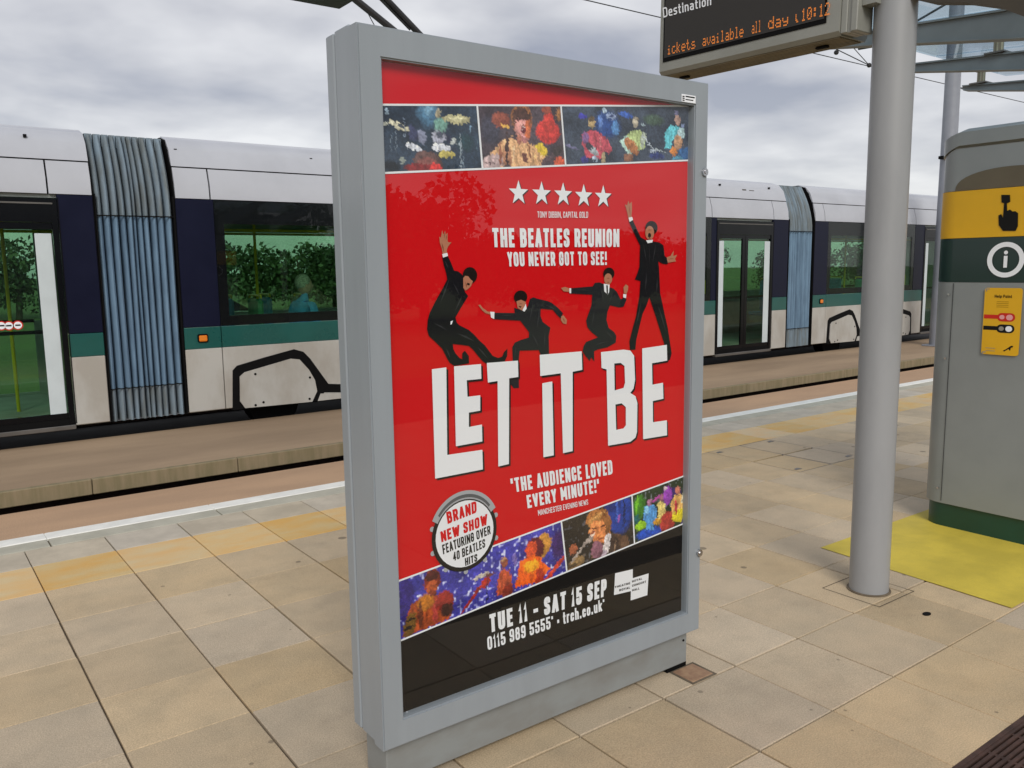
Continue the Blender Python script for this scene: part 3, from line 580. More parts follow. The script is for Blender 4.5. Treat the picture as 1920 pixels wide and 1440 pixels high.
photo(quadp(s2[0][0], 2.223, 2.223, s2[1][0], tt, tb_), '3c4656', [
 ((1.8481,1.9137,0.0668,0.0516), 0, '2c4a88', .8), ((1.8812,1.9071,0.0201,0.0284), 0, '5585bd', .6), ((1.8187,1.9205,0.013,0.0302), 0, '5f7fc0', .7), ((1.8365,1.957,0.0105,0.0079), 0, 'a0b4c8', .5), ((1.8645,1.9409,0.0233,0.0117), 0, '8a9cc0', .5), ((1.8645,1.9421,0.01,0.0056), 0, '2c3c68', .4), ((1.9247,1.9512,0.0377,0.0107), -8, '3d5fae', .5), ((1.7455,1.9312,0.0205,0.011), 0, '4646b4', .6), ((2.0538,1.946,0.062,0.022), 0, '465a4e', .9),
 ('P', [(1.7547,1.809),(1.7437,1.8521),(1.7422,1.8749),(1.7611,1.8879),(1.777,1.8938),(1.7994,1.891),(1.8253,1.8861),(1.8515,1.8647),(1.8665,1.8398),(1.8517,1.8246),(1.8319,1.8351),(1.8221,1.8109)], 'b44c5c'), ((1.758,1.8669,0.0159,0.0208), 0, '7c5c8c', .5), ((1.7994,1.8515,0.0045,0.0303), 0, '7c3440', .4), ((1.8188,1.8576,0.0039,0.0281), 0, 'c46c74', .4), ((1.7824,1.915,0.0148,0.0148), 0, 'b8a076', .2), ((1.7825,1.9266,0.0135,0.0069), 0, '6c5c48', .3), ((1.7866,1.8343,0.0259,0.0116), -35, 'a4b0b8', .25), ((1.7706,1.8448,0.016,0.0139), 0, '3a3c4c', .4), ((1.7962,1.8093,0.013,0.0061), 0, 'a8bcd4', .3), ((1.8319,1.8139,0.0112,0.0189), 0, 'ac9c7c', .4), ((1.7048,1.8355,0.0343,0.0032), -12, '6c6c90', .4), ((1.7547,1.802,0.0191,0.0116), 0, '3c3c80', .5),
 ('P', [(1.9285,1.892),(1.9558,1.9062),(1.9975,1.9084),(2.0153,1.8867),(2.0157,1.8574),(1.9841,1.8479),(1.9526,1.8747),(1.9355,1.8662)], 'aabc84'), ('P', [(1.8982,1.8658),(1.9285,1.892),(1.9388,1.876),(1.9287,1.8609),(1.9737,1.8375),(1.9392,1.8304)], 'a8c8c0'), ((1.9694,1.9289,0.0125,0.0159), 0, 'b4ac9c', .2), ((1.9727,1.9424,0.0105,0.0062), 0, '8c8478', .3), ((1.9527,1.8554,0.0366,0.0181), -35, 'aa724c', .2), ((2.0048,1.881,0.0106,0.0268), -15, 'a8b4a8', .3), ((2.0333,1.8685,0.0397,0.0034), -38, 'b0bcc8', .3), ((2.0551,1.8504,0.0254,0.0054), 10, '98a4b4', .4), ((2.0078,1.9262,0.012,0.0024), -20, '9cb0bc', .3), ((1.9393,1.8207,0.0242,0.0145), 0, '8c6450', .4),
 ('P', [(2.1051,1.911),(2.1306,1.9354),(2.1679,1.9361),(2.1947,1.9232),(2.1951,1.9056),(2.1537,1.8973),(2.1388,1.8887),(2.1319,1.8631),(2.106,1.8613)], '62bccc'), ((2.1835,1.9173,0.0168,0.0176), 0, 'a4c0c8', .3), ((2.1638,1.9558,0.0136,0.016), 10, 'aa8c82', .2), ((2.1596,1.9766,0.0136,0.0075), 0, '6c6c90', .4), ((2.169,1.8834,0.0228,0.0239), 15, 'b68e70', .25), ((2.1462,1.8553,0.0181,0.0141), 0, 'c47c40', .25), ((2.1906,1.9405,0.0099,0.0086), 20, '8090b8', .4), ((2.2078,1.8506,0.0427,0.0229), 0, '2f5c90', .5), ((2.17,1.8329,0.0344,0.0076), 0, '4a88a8', .4), ((2.0841,1.8523,0.0331,0.003), -8, 'a0acb4', .4), ((2.0662,1.8338,0.044,0.0124), 0, '2e3c74', .7)], 29)
s3, s4 = [(1.6516,0.6754),(1.6737,0.5082)], [(1.9631,0.7015),(1.9768,0.5371)]
photo(quadp(1.046, s3[0][0], s3[1][0], 1.046, bt, bb), '35318a', [
 ((1.2337,0.5649,0.1181,0.0991), 0, '2546b0', .9), ((1.3067,0.4964,0.0942,0.0467), 0, '4a62b4', .9), ((1.4766,0.6182,0.1318,0.0801), 0, '5a3c94', .8), ((1.0876,0.5566,0.029,0.092), 0, '2c2170', .6), ((1.1128,0.5835,0.0058,0.0479), 0, '6a2060', .6), ((1.6364,0.6041,0.0374,0.0582), 0, '38205c', .7)], 41, spark=1.0) if False else None
photo(quadp(1.046, s3[0][0], s3[1][0], 1.046, bt, bb), '3c3a9c', [
 ((1.0876,0.5566,0.0311,0.0957), 0, '2c2170', .7), ((1.6416,0.6029,0.0374,0.0582), 0, '38205c', .7),
 ('P', [(1.0719,0.4533),(1.0813,0.4916),(1.0993,0.5425),(1.1322,0.5526),(1.1655,0.5554),(1.1988,0.5432),(1.2329,0.5384),(1.2418,0.5131),(1.2266,0.4671),(1.1879,0.4623),(1.1249,0.457)], '9a431c'), ((1.1482,0.5372,0.0321,0.0298), 0, 'b46c1c', .5), ((1.1806,0.5023,0.0096,0.0453), 0, 'b04038', .5), ((1.1306,0.5043,0.0093,0.0448), 0, '5c2c18', .5), ((1.211,0.5248,0.0309,0.0303), 0, '8c2820', .3), ((1.0972,0.4835,0.021,0.0408), -15, '6a4c1c', .4), ((1.0929,0.4772,0.0184,0.0052), 10, '241c14', .4), ((1.0977,0.4982,0.0184,0.0044), 10, '241c14', .4), ((1.2188,0.4961,0.0267,0.0229), 0, '3a2018', .5),
 ((1.173,0.5949,0.0284,0.0336), 0, '7c2c1c', .2), ((1.1704,0.5805,0.0206,0.0231), 0, 'b4542c', .4), ((1.1713,0.6102,0.0257,0.0149), 0, '4c1c18', .4), ((1.1739,0.5589,0.0146,0.0112), 0, '7c3420', .5),
 ((1.3162,0.5174,0.0704,0.0062), 44, '902018', .2), ((1.3554,0.5449,0.0217,0.0149), 40, 'a82c20', .2), ((1.34,0.5702,0.0327,0.007), 8, 'b4aca4', .25), ((1.3616,0.5138,0.0028,0.0473), 0, '20204c', .4), ((1.3719,0.5665,0.0237,0.0063), 0, '6c3c3c', .4),
 ('P', [(1.396,0.4933),(1.3992,0.5363),(1.4068,0.5662),(1.421,0.5748),(1.4446,0.5654),(1.4558,0.5226),(1.4578,0.4979),(1.4361,0.4932)], 'b04c2c'), ((1.4284,0.591,0.0126,0.0166), 0, '8c4c38', .25), ((1.4262,0.6014,0.0135,0.0063), 0, 'b88a60', .4), ((1.4387,0.5026,0.0246,0.0281), 0, '7c2c1c', .5),
 ((1.5751,0.613,0.0342,0.0409), -30, 'bc8438', .25), ((1.545,0.6073,0.0369,0.039), 0, '5c1c24', .25), ((1.5302,0.6105,0.0223,0.0267), 0, 'cc4c28', .35), ('P', [(1.4651,0.5021),(1.4779,0.5455),(1.4857,0.58),(1.5151,0.5895),(1.5548,0.5888),(1.5846,0.5534),(1.6074,0.5316),(1.574,0.5104),(1.5537,0.4988)], 'ec6014'), ((1.532,0.5573,0.0358,0.0228), 0, 'f4a420', .45), ((1.5639,0.5129,0.0208,0.0371), 0, 'a83018', .4), ((1.6254,0.5274,0.0701,0.0075), 38, 'c03c26', .2), ((1.4665,0.5923,0.0108,0.024), 0, '7c6cb8', .6)], 41, spark=1.3)
photo(quadp(s3[0][0], s4[0][0], s4[1][0], s3[1][0], bt, bb), '2a231a', [
 ((1.9112,0.6552,0.0661,0.0834), 0, '1d3c94', .5), ((1.8764,0.6921,0.047,0.0303), 0, '1c2f78', .6), ((1.9055,0.6389,0.0083,0.0175), 0, '8c50a0', .5), ((1.9286,0.6607,0.0048,0.066), 0, '102050', .5), ((1.8937,0.6672,0.0035,0.0523), 0, '3c60c0', .5),
 ('P', [(1.8539,0.5969),(1.947,0.569),(1.9544,0.5363),(1.9296,0.5239),(1.8541,0.5184),(1.781,0.5282),(1.781,0.5733),(1.8004,0.5778)], '5c4230'), ((1.8712,0.5453,0.0416,0.0483), 0, '3a2a22', .4), ('P', [(1.7581,0.6462),(1.7592,0.6714),(1.7811,0.6892),(1.8255,0.6886),(1.8537,0.6683),(1.8692,0.6285),(1.8636,0.5971),(1.8454,0.5921),(1.7977,0.6041),(1.7728,0.6433)], 'a86c38'), ((1.8481,0.6284,0.0256,0.0346), 0, '8a5a30', .5), ((1.7976,0.6554,0.0399,0.0213), 30, 'c08a4c', .6), ('P', [(1.7745,0.6387),(1.7866,0.6469),(1.8283,0.6473),(1.8413,0.6254),(1.8437,0.5947),(1.8369,0.5679),(1.8004,0.5743),(1.781,0.5969),(1.77,0.6183)], 'e08a50'), ((1.7921,0.6267,0.0113,0.0038), 0, '6c3c24', .4), ((1.8312,0.6274,0.0115,0.0034), 0, '6c3c24', .4), ((1.7866,0.6064,0.0113,0.006), 20, 'f0d0c0', .3), ((1.7877,0.6147,0.0147,0.0034), 10, '8c3c2c', .4), ((1.7811,0.6203,0.009,0.0077), 0, 'ec9c68', .5),
 ((1.7932,0.6298,0.0136,0.0017), 12, '5c3418', .3), ((1.8323,0.6298,0.0127,0.0017), 0, '5c3418', .3), ((1.8115,0.6647,0.0343,0.0034), 20, 'd8a868', .5), ((1.8367,0.665,0.0231,0.0034), -40, '7c4c24', .4), ((1.7976,0.6725,0.017,0.0026), 50, '6c4420', .4), ((1.82,0.5887,0.0231,0.0043), -20, 'a85c34', .4), ((1.8828,0.534,0.0036,0.0352), -14, '7c6450', .3), ((1.9294,0.5416,0.0242,0.0027), -20, '6c5440', .4), ((1.8483,0.559,0.0152,0.0414), -12, 'd4cccc', .15), ((1.806,0.5507,0.0253,0.032), 10, '845868', .25), ((1.837,0.5266,0.014,0.0174), 0, 'b4a4b4', .4), ((1.7291,0.5611,0.0674,0.0064), 42, 'a0948c', .2), ((1.7728,0.59,0.0158,0.0103), 30, 'b0a49c', .25), ((1.7022,0.5733,0.0175,0.0169), 0, 'a45c3c', .3), ((1.7154,0.5238,0.0446,0.0213), 20, '8c7048', .4), ((1.694,0.5202,0.0275,0.0085), 0, '4c3c28', .4)], 53, spark=.15)
photo(quadp(s4[0][0], 2.223, 2.223, s4[1][0], bt, bb), '1e3018', [
 ((2,0.6606,0.0371,0.0535), 0, '3c7c1c', .7), ((1.9878,0.6717,0.0073,0.04), 0, '6cb428', .6), ((2.0067,0.5925,0.0312,0.018), 0, '8cbc20', .4), ((1.9823,0.6196,0.0246,0.0178), 0, '185c5c', .6), ((2.05,0.5567,0.0706,0.0227), 0, '1c48b0', .4), ((2.1616,0.6766,0.0597,0.0276), 0, '301c60', .6),
 ('P', [(2.0212,0.6522),(2.0425,0.6595),(2.0673,0.6549),(2.0811,0.6411),(2.0855,0.5995),(2.0682,0.5848),(2.0747,0.5653),(2.0313,0.5741),(2.0341,0.596),(2.0199,0.6123)], '5294d4'), ((2.0486,0.6673,0.0113,0.0117), 0, 'a47090', .3), ((2.0366,0.6404,0.015,0.018), 0, '84c0ec', .5), ('P', [(2.0859,0.6583),(2.1046,0.664),(2.1269,0.6531),(2.1308,0.609),(2.1187,0.5748),(2.0933,0.5798),(2.0896,0.6169)], 'd0bc70'), ((2.1095,0.6721,0.0116,0.0136), 0, '905c70', .3), ((2.1392,0.676,0.0222,0.0366), 0, '8c3ca8', .3), ((2.1292,0.7027,0.009,0.0082), 0, 'c8b8c0', .4), ((2.0825,0.6747,0.0255,0.0072), 20, 'a84494', .3), ((2.1377,0.5802,0.0396,0.0369), 0, 'a8342c', .3), ((2.0869,0.5902,0.0219,0.0137), 0, 'c08c28', .4),
 ('P', [(2.1559,0.6364),(2.1714,0.6703),(2.2072,0.6709),(2.2307,0.6459),(2.218,0.625),(2.2223,0.5776),(2.1666,0.5838)], 'd4a45c'), ((2.1905,0.6876,0.0133,0.0138), 0, 'b46c5c', .3), ((2.2023,0.5908,0.0406,0.0243), 0, 'd4c420', .25), ((2.2206,0.657,0.0121,0.0233), -20, 'd4ccb0', .3), ((2.182,0.627,0.008,0.0325), 0, 'ac2c3c', .4), ((2.1901,0.542,0.061,0.0168), 0, '4c2450', .4), ((2.2292,0.5622,0.0205,0.0235), 0, '3c3070', .5)], 67, spark=.35)
T_ = .0052
quad_line(tt[0], tt[1], T_, 3, 'white_rule'); quad_line(tb_[0], tb_[1], T_, 3, 'white_rule'); quad_line(bt[0], bt[1], T_, 3, 'white_rule'); quad_line(bb[0], bb[1], T_, 3, 'white_rule')
for s_, lt, lb in ((s1, tt, tb_), (s2, tt, tb_), (s3, bt, bb), (s4, bt, bb)):
    a, b = onl(lt, s_[0][0]), onl(lb, s_[1][0]); area([(a[0]-.003, a[1]), (b[0]-.003, b[1]), (b[0]+.003, b[1]), (a[0]+.003, a[1])], 4, M_wprint, 'white_rule')
# lettering
def words(items, layer, m, name):
    for (txt, tl, bl, tr, br, kw) in items:
        mb = MB(); text_mesh(mb, txt, tl, bl, tr, br, LP(layer), **kw); mb.build(name, m, poster, fix=False)
words([('THE BEATLES REUNION', (1.4008,1.5908),(1.4028,1.5366),(1.8985,1.5959),(1.8988,1.539), dict(wt=.20, lw=.46, gap=.10)), ('YOU NEVER GOT TO SEE!', (1.4529,1.5232),(1.4554,1.4817),(1.8439,1.5244),(1.8448,1.4825), dict(wt=.19, lw=.45, gap=.11)),
       ('TONY DIBBIN, CAPITAL GOLD', (1.5657,1.6418),(1.5662,1.6237),(1.766,1.6462),(1.7653,1.6278), dict(wt=.13, lw=.5, gap=.12))], 5, M_wprint, 'headline')
words([("'THE AUDIENCE LOVED", (1.4521,0.8494),(1.4578,0.8045),(1.8694,0.8451),(1.8734,0.7965), dict(wt=.19, lw=.45, gap=.11)), ("EVERY MINUTE!'", (1.5123,0.7869),(1.5175,0.7453),(1.8103,0.7908),(1.815,0.7452), dict(wt=.19, lw=.45, gap=.11)),
       ('MANCHESTER EVENING NEWS', (1.5568,0.7325),(1.5582,0.7144),(1.7634,0.7298),(1.7652,0.7122), dict(wt=.13, lw=.5, gap=.12))], 5, M_wprint, 'quotation')
words([('TUE 11 - SAT 15 SEP', (1.3662,0.4424),(1.369,0.3844),(1.8473,0.4422),(1.8455,0.3809), dict(wt=.21, lw=.46, gap=.12)), ('0115 989 5555* • trch.co.uk*', (1.3569,0.3741),(1.3591,0.3317),(1.8358,0.3743),(1.8378,0.3329), dict(wt=.17, lw=.46, gap=.11))], 5, M_wprint, 'date_line')
# five stars with a dark drop edge
def star(top, r, dx, dz): return [(top[0]+dx+(r if k % 2 == 0 else r*.40)*math.sin(k*math.pi/5), top[1]-r+dz+(r if k % 2 == 0 else r*.40)*math.cos(k*math.pi/5)) for k in range(10)]
for tp in ((1.4974,1.7291),(1.5828,1.7299),(1.6659,1.7307),(1.7483,1.7298),(1.8295,1.7303)):
    area(star(tp, .0365, .004, -.002), 4, M_ink, 'star_shadow'); area(star(tp, .0365, 0, 0), 5, M_wprint, 'star')
# big title
TITLE = [
 ([(1.1887,1.2031),(1.2357,1.2046),(1.2317,0.9548),(1.3522,0.9527),(1.3529,0.8939),(1.1897,0.8927)], []),
 ([(1.2613,1.2053),(1.3532,1.2045),(1.3535,1.1614),(1.303,1.1621),(1.3044,1.1141),(1.3484,1.1141),(1.3474,1.0691),(1.3079,1.0679),(1.3068,1.0259),(1.3525,1.0276),(1.3528,0.9773),(1.2614,0.9757)], []),
 ([(1.3735,1.2062),(1.4863,1.2043),(1.487,1.1551),(1.4528,1.1542),(1.4475,0.8956),(1.4084,0.8939),(1.4107,1.15),(1.3763,1.1486)], []),
 ([(1.5689,1.2155),(1.7373,1.2142),(1.7396,1.1554),(1.6996,1.1526),(1.6984,0.8992),(1.6586,0.8981),(1.6511,1.152),(1.5704,1.1507)], []),
 ([(1.5776,1.1275),(1.617,1.1298),(1.6211,0.8968),(1.5796,0.8967)], []),
 ([(1.8191,1.2059),(1.9186,1.2071),(1.9493,1.2018),(1.9671,1.1832),(1.9723,1.1023),(1.9654,1.0738),(1.9504,1.0604),(1.9746,1.0469),(1.9838,1.0231),(1.9829,0.9247),(1.9759,0.9058),(1.9517,0.8946),(1.851,0.8954),(1.8435,1.1479),(1.8217,1.1547)], [[(1.8774,1.1646),(1.9058,1.1643),(1.9233,1.1527),(1.9263,1.0969),(1.9194,1.0802),(1.8795,1.0758)], [(1.8832,1.0288),(1.911,1.0297),(1.9304,1.0146),(1.9308,0.9542),(1.9203,0.9445),(1.887,0.9435)]]),
 ([(2.0045,1.205),(2.1226,1.2095),(2.1254,1.155),(2.0516,1.1515),(2.0544,1.0783),(2.1058,1.0801),(2.1086,1.0244),(2.057,1.0218),(2.0589,0.9484),(2.1271,0.9469),(2.1289,0.8936),(2.0124,0.8956)], []),
]
for po, ho in TITLE:
    for layer, m, dx, dz, nm in ((6, M_ink, .007, -.006, 'title_shadow'), (8, M_wprint, 0, 0, 'title_letter')):
        area([(a+dx, b+dz) for a, b in po], layer, m, nm, [[(a+dx, b+dz) for a, b in h] for h in ho])
# four jumping men in dark suits
M_suit = flat('print_suit', (.007, .007, .010)); M_skin = flat('print_skin', lin('b47a60')); M_hair = flat('print_hair', (.012, .007, .006)); M_suit2 = flat('print_suit_grey', (.017, .018, .022))
def ell(e_, n=20): return [(e_[0]+e_[2]*math.cos(k*2*math.pi/n), e_[1]+e_[3]*math.sin(k*2*math.pi/n)) for k in range(n)]
def man(shapes):
    for lay, (pts, m, nm) in enumerate(shapes): area(pts, 5+lay*.35, m, nm)
man([([(1.2321,1.5097),(1.2494,1.5143),(1.2585,1.4979),(1.27,1.4722),(1.2832,1.4701),(1.2941,1.4626),(1.3057,1.4494),(1.3006,1.4235),(1.3048,1.4123),(1.3148,1.4008),(1.2893,1.368),(1.2709,1.3427),(1.2749,1.3276),(1.2836,1.3197),(1.3147,1.3048),(1.3326,1.2905),(1.3506,1.2722),(1.3688,1.2576),(1.3963,1.2247),(1.4153,1.2174),(1.4297,1.2203),(1.4372,1.2335),(1.4495,1.2424),(1.4481,1.2209),(1.4391,1.2058),(1.3723,1.2044),(1.3608,1.2119),(1.3449,1.2285),(1.327,1.2489),(1.3136,1.2594),(1.2822,1.2652),(1.26,1.2686),(1.2618,1.2534),(1.2681,1.2417),(1.2812,1.2275),(1.29,1.2231),(1.2905,1.2401),(1.2997,1.247),(1.3129,1.2309),(1.3132,1.2098),(1.2627,1.2066),(1.2475,1.2169),(1.2391,1.2307),(1.2246,1.2579),(1.2036,1.2778),(1.1828,1.2956),(1.1775,1.3142),(1.1808,1.3396),(1.1869,1.3575),(1.207,1.3896),(1.2295,1.4217),(1.2467,1.4487),(1.2429,1.4689),(1.2366,1.4871)], M_suit, 'figure_suit'),
 ([(1.2255,1.5486),(1.2243,1.5647),(1.2293,1.5623),(1.2342,1.5828),(1.2373,1.5703),(1.2436,1.5811),(1.245,1.5704),(1.2512,1.5758),(1.2505,1.5524),(1.2556,1.5495),(1.2635,1.5503),(1.2528,1.5397),(1.2482,1.5324),(1.2469,1.5179),(1.234,1.5169),(1.2311,1.5342)], M_skin, 'figure_hand'), ([(1.2323,1.518),(1.2488,1.5212),(1.2507,1.5125),(1.2346,1.5082)], M_wprint, 'figure_cuff'),
 (ell((1.3221,1.4584,0.0245,0.0231)), M_hair, 'figure_hair'), ([(1.2991,1.4514),(1.306,1.4576),(1.3162,1.4559),(1.3237,1.4472),(1.3317,1.4415),(1.3246,1.4285),(1.3176,1.4224),(1.3062,1.4159),(1.2988,1.4236)], M_skin, 'figure_face'), ([(1.3126,1.4381),(1.3216,1.435),(1.3187,1.4298),(1.3107,1.4322)], M_hair, 'figure_mouth'), ([(1.2539,1.3324),(1.2618,1.3342),(1.2571,1.324),(1.2527,1.3228)], M_wprint, 'figure_cuff')])
man([([(1.4036,1.3497),(1.4781,1.3457),(1.4759,1.3614),(1.493,1.356),(1.5152,1.3492),(1.5279,1.3665),(1.5347,1.3852),(1.5483,1.3895),(1.5619,1.3851),(1.6018,1.3765),(1.6174,1.3711),(1.6435,1.354),(1.663,1.3368),(1.6528,1.3218),(1.6381,1.3338),(1.6224,1.3495),(1.5759,1.3546),(1.5746,1.3327),(1.5831,1.3142),(1.6125,1.2953),(1.606,1.2704),(1.6065,1.2125),(1.5753,1.2131),(1.5667,1.23),(1.4945,1.2334),(1.4907,1.2078),(1.4898,1.1217),(1.4709,1.1227),(1.4526,1.1432),(1.4587,1.1534),(1.47,1.1576),(1.4684,1.2075),(1.4671,1.2452),(1.4766,1.2584),(1.499,1.2649),(1.5291,1.2702),(1.5303,1.2861),(1.5145,1.3037),(1.4979,1.3223),(1.4033,1.3312)], M_suit2, 'figure_suit'),
 ([(1.3483,1.374),(1.3552,1.3753),(1.3642,1.365),(1.3803,1.3545),(1.3919,1.3525),(1.3904,1.3449),(1.3732,1.3502),(1.3618,1.3583)], M_skin, 'figure_hand'), ([(1.3896,1.3533),(1.4046,1.3519),(1.4033,1.332),(1.3921,1.3363)], M_wprint, 'figure_cuff'), ([(1.655,1.3282),(1.6646,1.3306),(1.6779,1.3156),(1.6762,1.3026),(1.6617,1.3062),(1.6538,1.3168)], M_skin, 'figure_hand'),
 (ell((1.4999,1.3918,0.0248,0.0196)), M_hair, 'figure_hair'), ([(1.484,1.3798),(1.5008,1.384),(1.5186,1.3767),(1.5163,1.361),(1.5028,1.3525),(1.4881,1.3601)], M_skin, 'figure_face'), ([(1.5053,1.3524),(1.5185,1.3715),(1.5213,1.3568),(1.5127,1.3481)], M_wprint, 'figure_collar'), ([(1.4907,1.3659),(1.503,1.3643),(1.498,1.3597)], M_hair, 'figure_mouth')])
man([([(1.6941,1.4126),(1.7854,1.4161),(1.7939,1.4267),(1.8137,1.428),(1.8319,1.4225),(1.8481,1.3925),(1.8585,1.4113),(1.8742,1.4067),(1.8889,1.3965),(1.9068,1.371),(1.9199,1.3762),(1.9337,1.3714),(1.9201,1.3473),(1.901,1.3454),(1.8598,1.3539),(1.8483,1.333),(1.8443,1.3076),(1.8543,1.2814),(1.8778,1.2672),(1.8879,1.2536),(1.885,1.2321),(1.8486,1.2194),(1.8081,1.2157),(1.791,1.2105),(1.7921,1.1775),(1.7785,1.1922),(1.7728,1.1807),(1.7571,1.1959),(1.742,1.2139),(1.7471,1.2305),(1.7572,1.2425),(1.8081,1.2541),(1.7825,1.2705),(1.7629,1.2884),(1.7573,1.3097),(1.7696,1.3364),(1.7798,1.3569),(1.7832,1.3903),(1.694,1.3963)], M_suit2, 'figure_suit'),
 ([(1.8319,1.4234),(1.8573,1.4202),(1.8551,1.3966),(1.8493,1.3883),(1.8343,1.3993)], M_wprint, 'figure_collar'), ([(1.8423,1.4181),(1.8492,1.4179),(1.8504,1.3903),(1.8447,1.3884)], M_hair, 'figure_tie'), (ell((1.8537,1.4549,0.0244,0.0194)), M_hair, 'figure_hair'), (ell((1.8503,1.4381,0.0174,0.0177)), M_skin, 'figure_face'),
 ([(1.6545,1.4144),(1.6705,1.4173),(1.6908,1.4119),(1.6908,1.4013),(1.6651,1.404)], M_skin, 'figure_hand'), ([(1.6876,1.4128),(1.6951,1.4126),(1.6951,1.397),(1.6886,1.398)], M_wprint, 'figure_cuff'), ([(1.9173,1.4098),(1.9273,1.4195),(1.9388,1.4136),(1.9377,1.4007),(1.9306,1.3879),(1.9198,1.3904)], M_skin, 'figure_hand'), ([(1.9162,1.3884),(1.9306,1.3867),(1.9283,1.3746),(1.9163,1.3776)], M_wprint, 'figure_cuff')])
man([([(1.942,1.6197),(1.9587,1.6252),(1.977,1.5979),(1.9955,1.5703),(2.0202,1.561),(2.0513,1.5577),(2.0829,1.5544),(2.1021,1.5449),(2.1091,1.5095),(2.13,1.4984),(2.1225,1.4819),(2.0999,1.4839),(2.0787,1.492),(2.0829,1.4655),(2.0862,1.4211),(2.0893,1.3854),(2.1123,1.3128),(2.1274,1.269),(2.1388,1.2204),(2.1488,1.1784),(2.1412,1.1568),(2.1255,1.1525),(2.1195,1.1942),(2.1059,1.227),(2.0706,1.3057),(2.038,1.3737),(2.0228,1.3433),(2.0074,1.3218),(1.9924,1.2784),(1.978,1.235),(1.9746,1.2033),(1.9501,1.2041),(1.9468,1.2326),(1.9617,1.2756),(1.9766,1.3144),(1.9914,1.3796),(1.9958,1.4284),(1.97,1.4341),(1.9814,1.4538),(1.9904,1.4754),(1.9927,1.5444),(1.9773,1.5658),(1.9602,1.5912)], M_suit, 'figure_suit'),
 ([(1.9286,1.6623),(1.9226,1.6739),(1.9333,1.6709),(1.9379,1.6869),(1.9439,1.6754),(1.9534,1.6841),(1.9548,1.6631),(1.9526,1.6377),(1.9587,1.6273),(1.942,1.6197),(1.9359,1.6415)], M_skin, 'figure_hand'), ([(1.9395,1.6323),(1.955,1.6352),(1.9599,1.626),(1.9444,1.6189)], M_wprint, 'figure_cuff'), (ell((2.0445,1.6019,0.0288,0.0225)), M_hair, 'figure_hair'), (ell((2.036,1.5854,0.0206,0.0225)), M_skin, 'figure_face'), (ell((2.0348,1.5771,0.0075,0.0078)), M_hair, 'figure_mouth'),
 ([(2.0189,1.561),(2.0512,1.563),(2.0482,1.5542),(2.0265,1.5515)], M_wprint, 'figure_collar'), ([(2.1169,1.5051),(2.135,1.5095),(2.1509,1.5273),(2.1493,1.5094),(2.1689,1.5138),(2.158,1.5004),(2.1627,1.4914),(2.1418,1.4894),(2.1224,1.4873)], M_skin, 'figure_hand')])
M_fold = flat('print_suit_fold', (.035, .036, .042)); M_skd = flat('print_skin_shade', lin('7c4630'))
def fold(quads, nm='suit_fold', m=None, lay=8.0):
    for (p, q, t) in quads:
        dx, dz = q[0]-p[0], q[1]-p[1]; l = math.hypot(dx, dz); nx_, nz_ = -dz/l*t, dx/l*t; mx_, mz_ = (p[0]+q[0])/2, (p[1]+q[1])/2
        area([p, (mx_+nx_, mz_+nz_), q, (mx_-nx_*.4, mz_-nz_*.4)], lay, m or M_fold, nm)
fold([(*[(1.2542,1.4541),(1.2197,1.3818)], .003), (*[(1.2948,1.4051),(1.2669,1.3578)], .003), (*[(1.2647,1.4392),(1.2858,1.4017)], .0025), (*[(1.2741,1.2977),(1.3321,1.2715)], .004), (*[(1.3409,1.2556),(1.3773,1.2183)], .003), (*[(1.2356,1.259),(1.25,1.228)], .003), (*[(1.1967,1.3315),(1.2435,1.3069)], .003), (*[(1.2383,1.5017),(1.2505,1.4761)], .002)])
fold([(*[(1.5456,1.3777),(1.5297,1.3148)], .003), (*[(1.5709,1.3648),(1.5572,1.2894)], .004), (*[(1.5863,1.3683),(1.6382,1.346)], .003), (*[(1.4177,1.3417),(1.4755,1.3372)], .002), (*[(1.5393,1.2824),(1.5643,1.2406)], .004), (*[(1.5906,1.2916),(1.5848,1.2311)], .003), (*[(1.479,1.2503),(1.4735,1.215)], .002)])
fold([(*[(1.8137,1.4187),(1.8309,1.3677)], .003), (*[(1.8713,1.4004),(1.854,1.3626)], .003), (*[(1.7081,1.4069),(1.7798,1.4037)], .002), (*[(1.791,1.3439),(1.7797,1.2939)], .004), (*[(1.8368,1.2738),(1.8719,1.2459)], .004), (*[(1.791,1.2297),(1.8485,1.2388)], .003), (*[(1.889,1.3742),(1.9128,1.3648)], .002)])
fold([(*[(2.0049,1.5488),(2.021,1.4925)], .003), (*[(2.064,1.5491),(2.0491,1.4879)], .003), (*[(1.9648,1.6083),(1.9894,1.5702)], .002), (*[(2.0214,1.4576),(2.0159,1.3964)], .004), (*[(2.0719,1.4392),(2.0695,1.386)], .004), (*[(1.9977,1.3618),(1.9739,1.2794)], .004), (*[(2.0731,1.3547),(2.1199,1.2489)], .004), (*[(2.0991,1.5316),(2.1093,1.5007)], .002), (*[(2.0339,1.5511),(2.0349,1.4749)], .0012)])
fold([(*[(1.3056,1.442),(1.3096,1.4233)], .002), (*[(1.2311,1.5486),(1.2368,1.5234)], .002), (*[(1.2405,1.5793),(1.24,1.5595)], .0012), (*[(1.2476,1.5722),(1.2454,1.5559)], .0012), (*[(1.4932,1.3725),(1.5056,1.3712)], .0015), (*[(1.6592,1.3247),(1.6698,1.3078)], .0015)], 'skin_shade', M_skd, 8.0)
fold([(*[(2.026,1.5943),(2.0433,1.5941)], .0016), (*[(2.0294,1.5662),(2.0418,1.5664)], .002), (*[(1.8434,1.44),(1.8572,1.4397)], .0015), (*[(1.8451,1.4273),(1.855,1.4271)], .0015), (*[(1.9404,1.6732),(1.9466,1.6376)], .0014), (*[(2.1222,1.4984),(2.1547,1.5013)], .0014)], 'skin_shade', M_skd, 8.0)
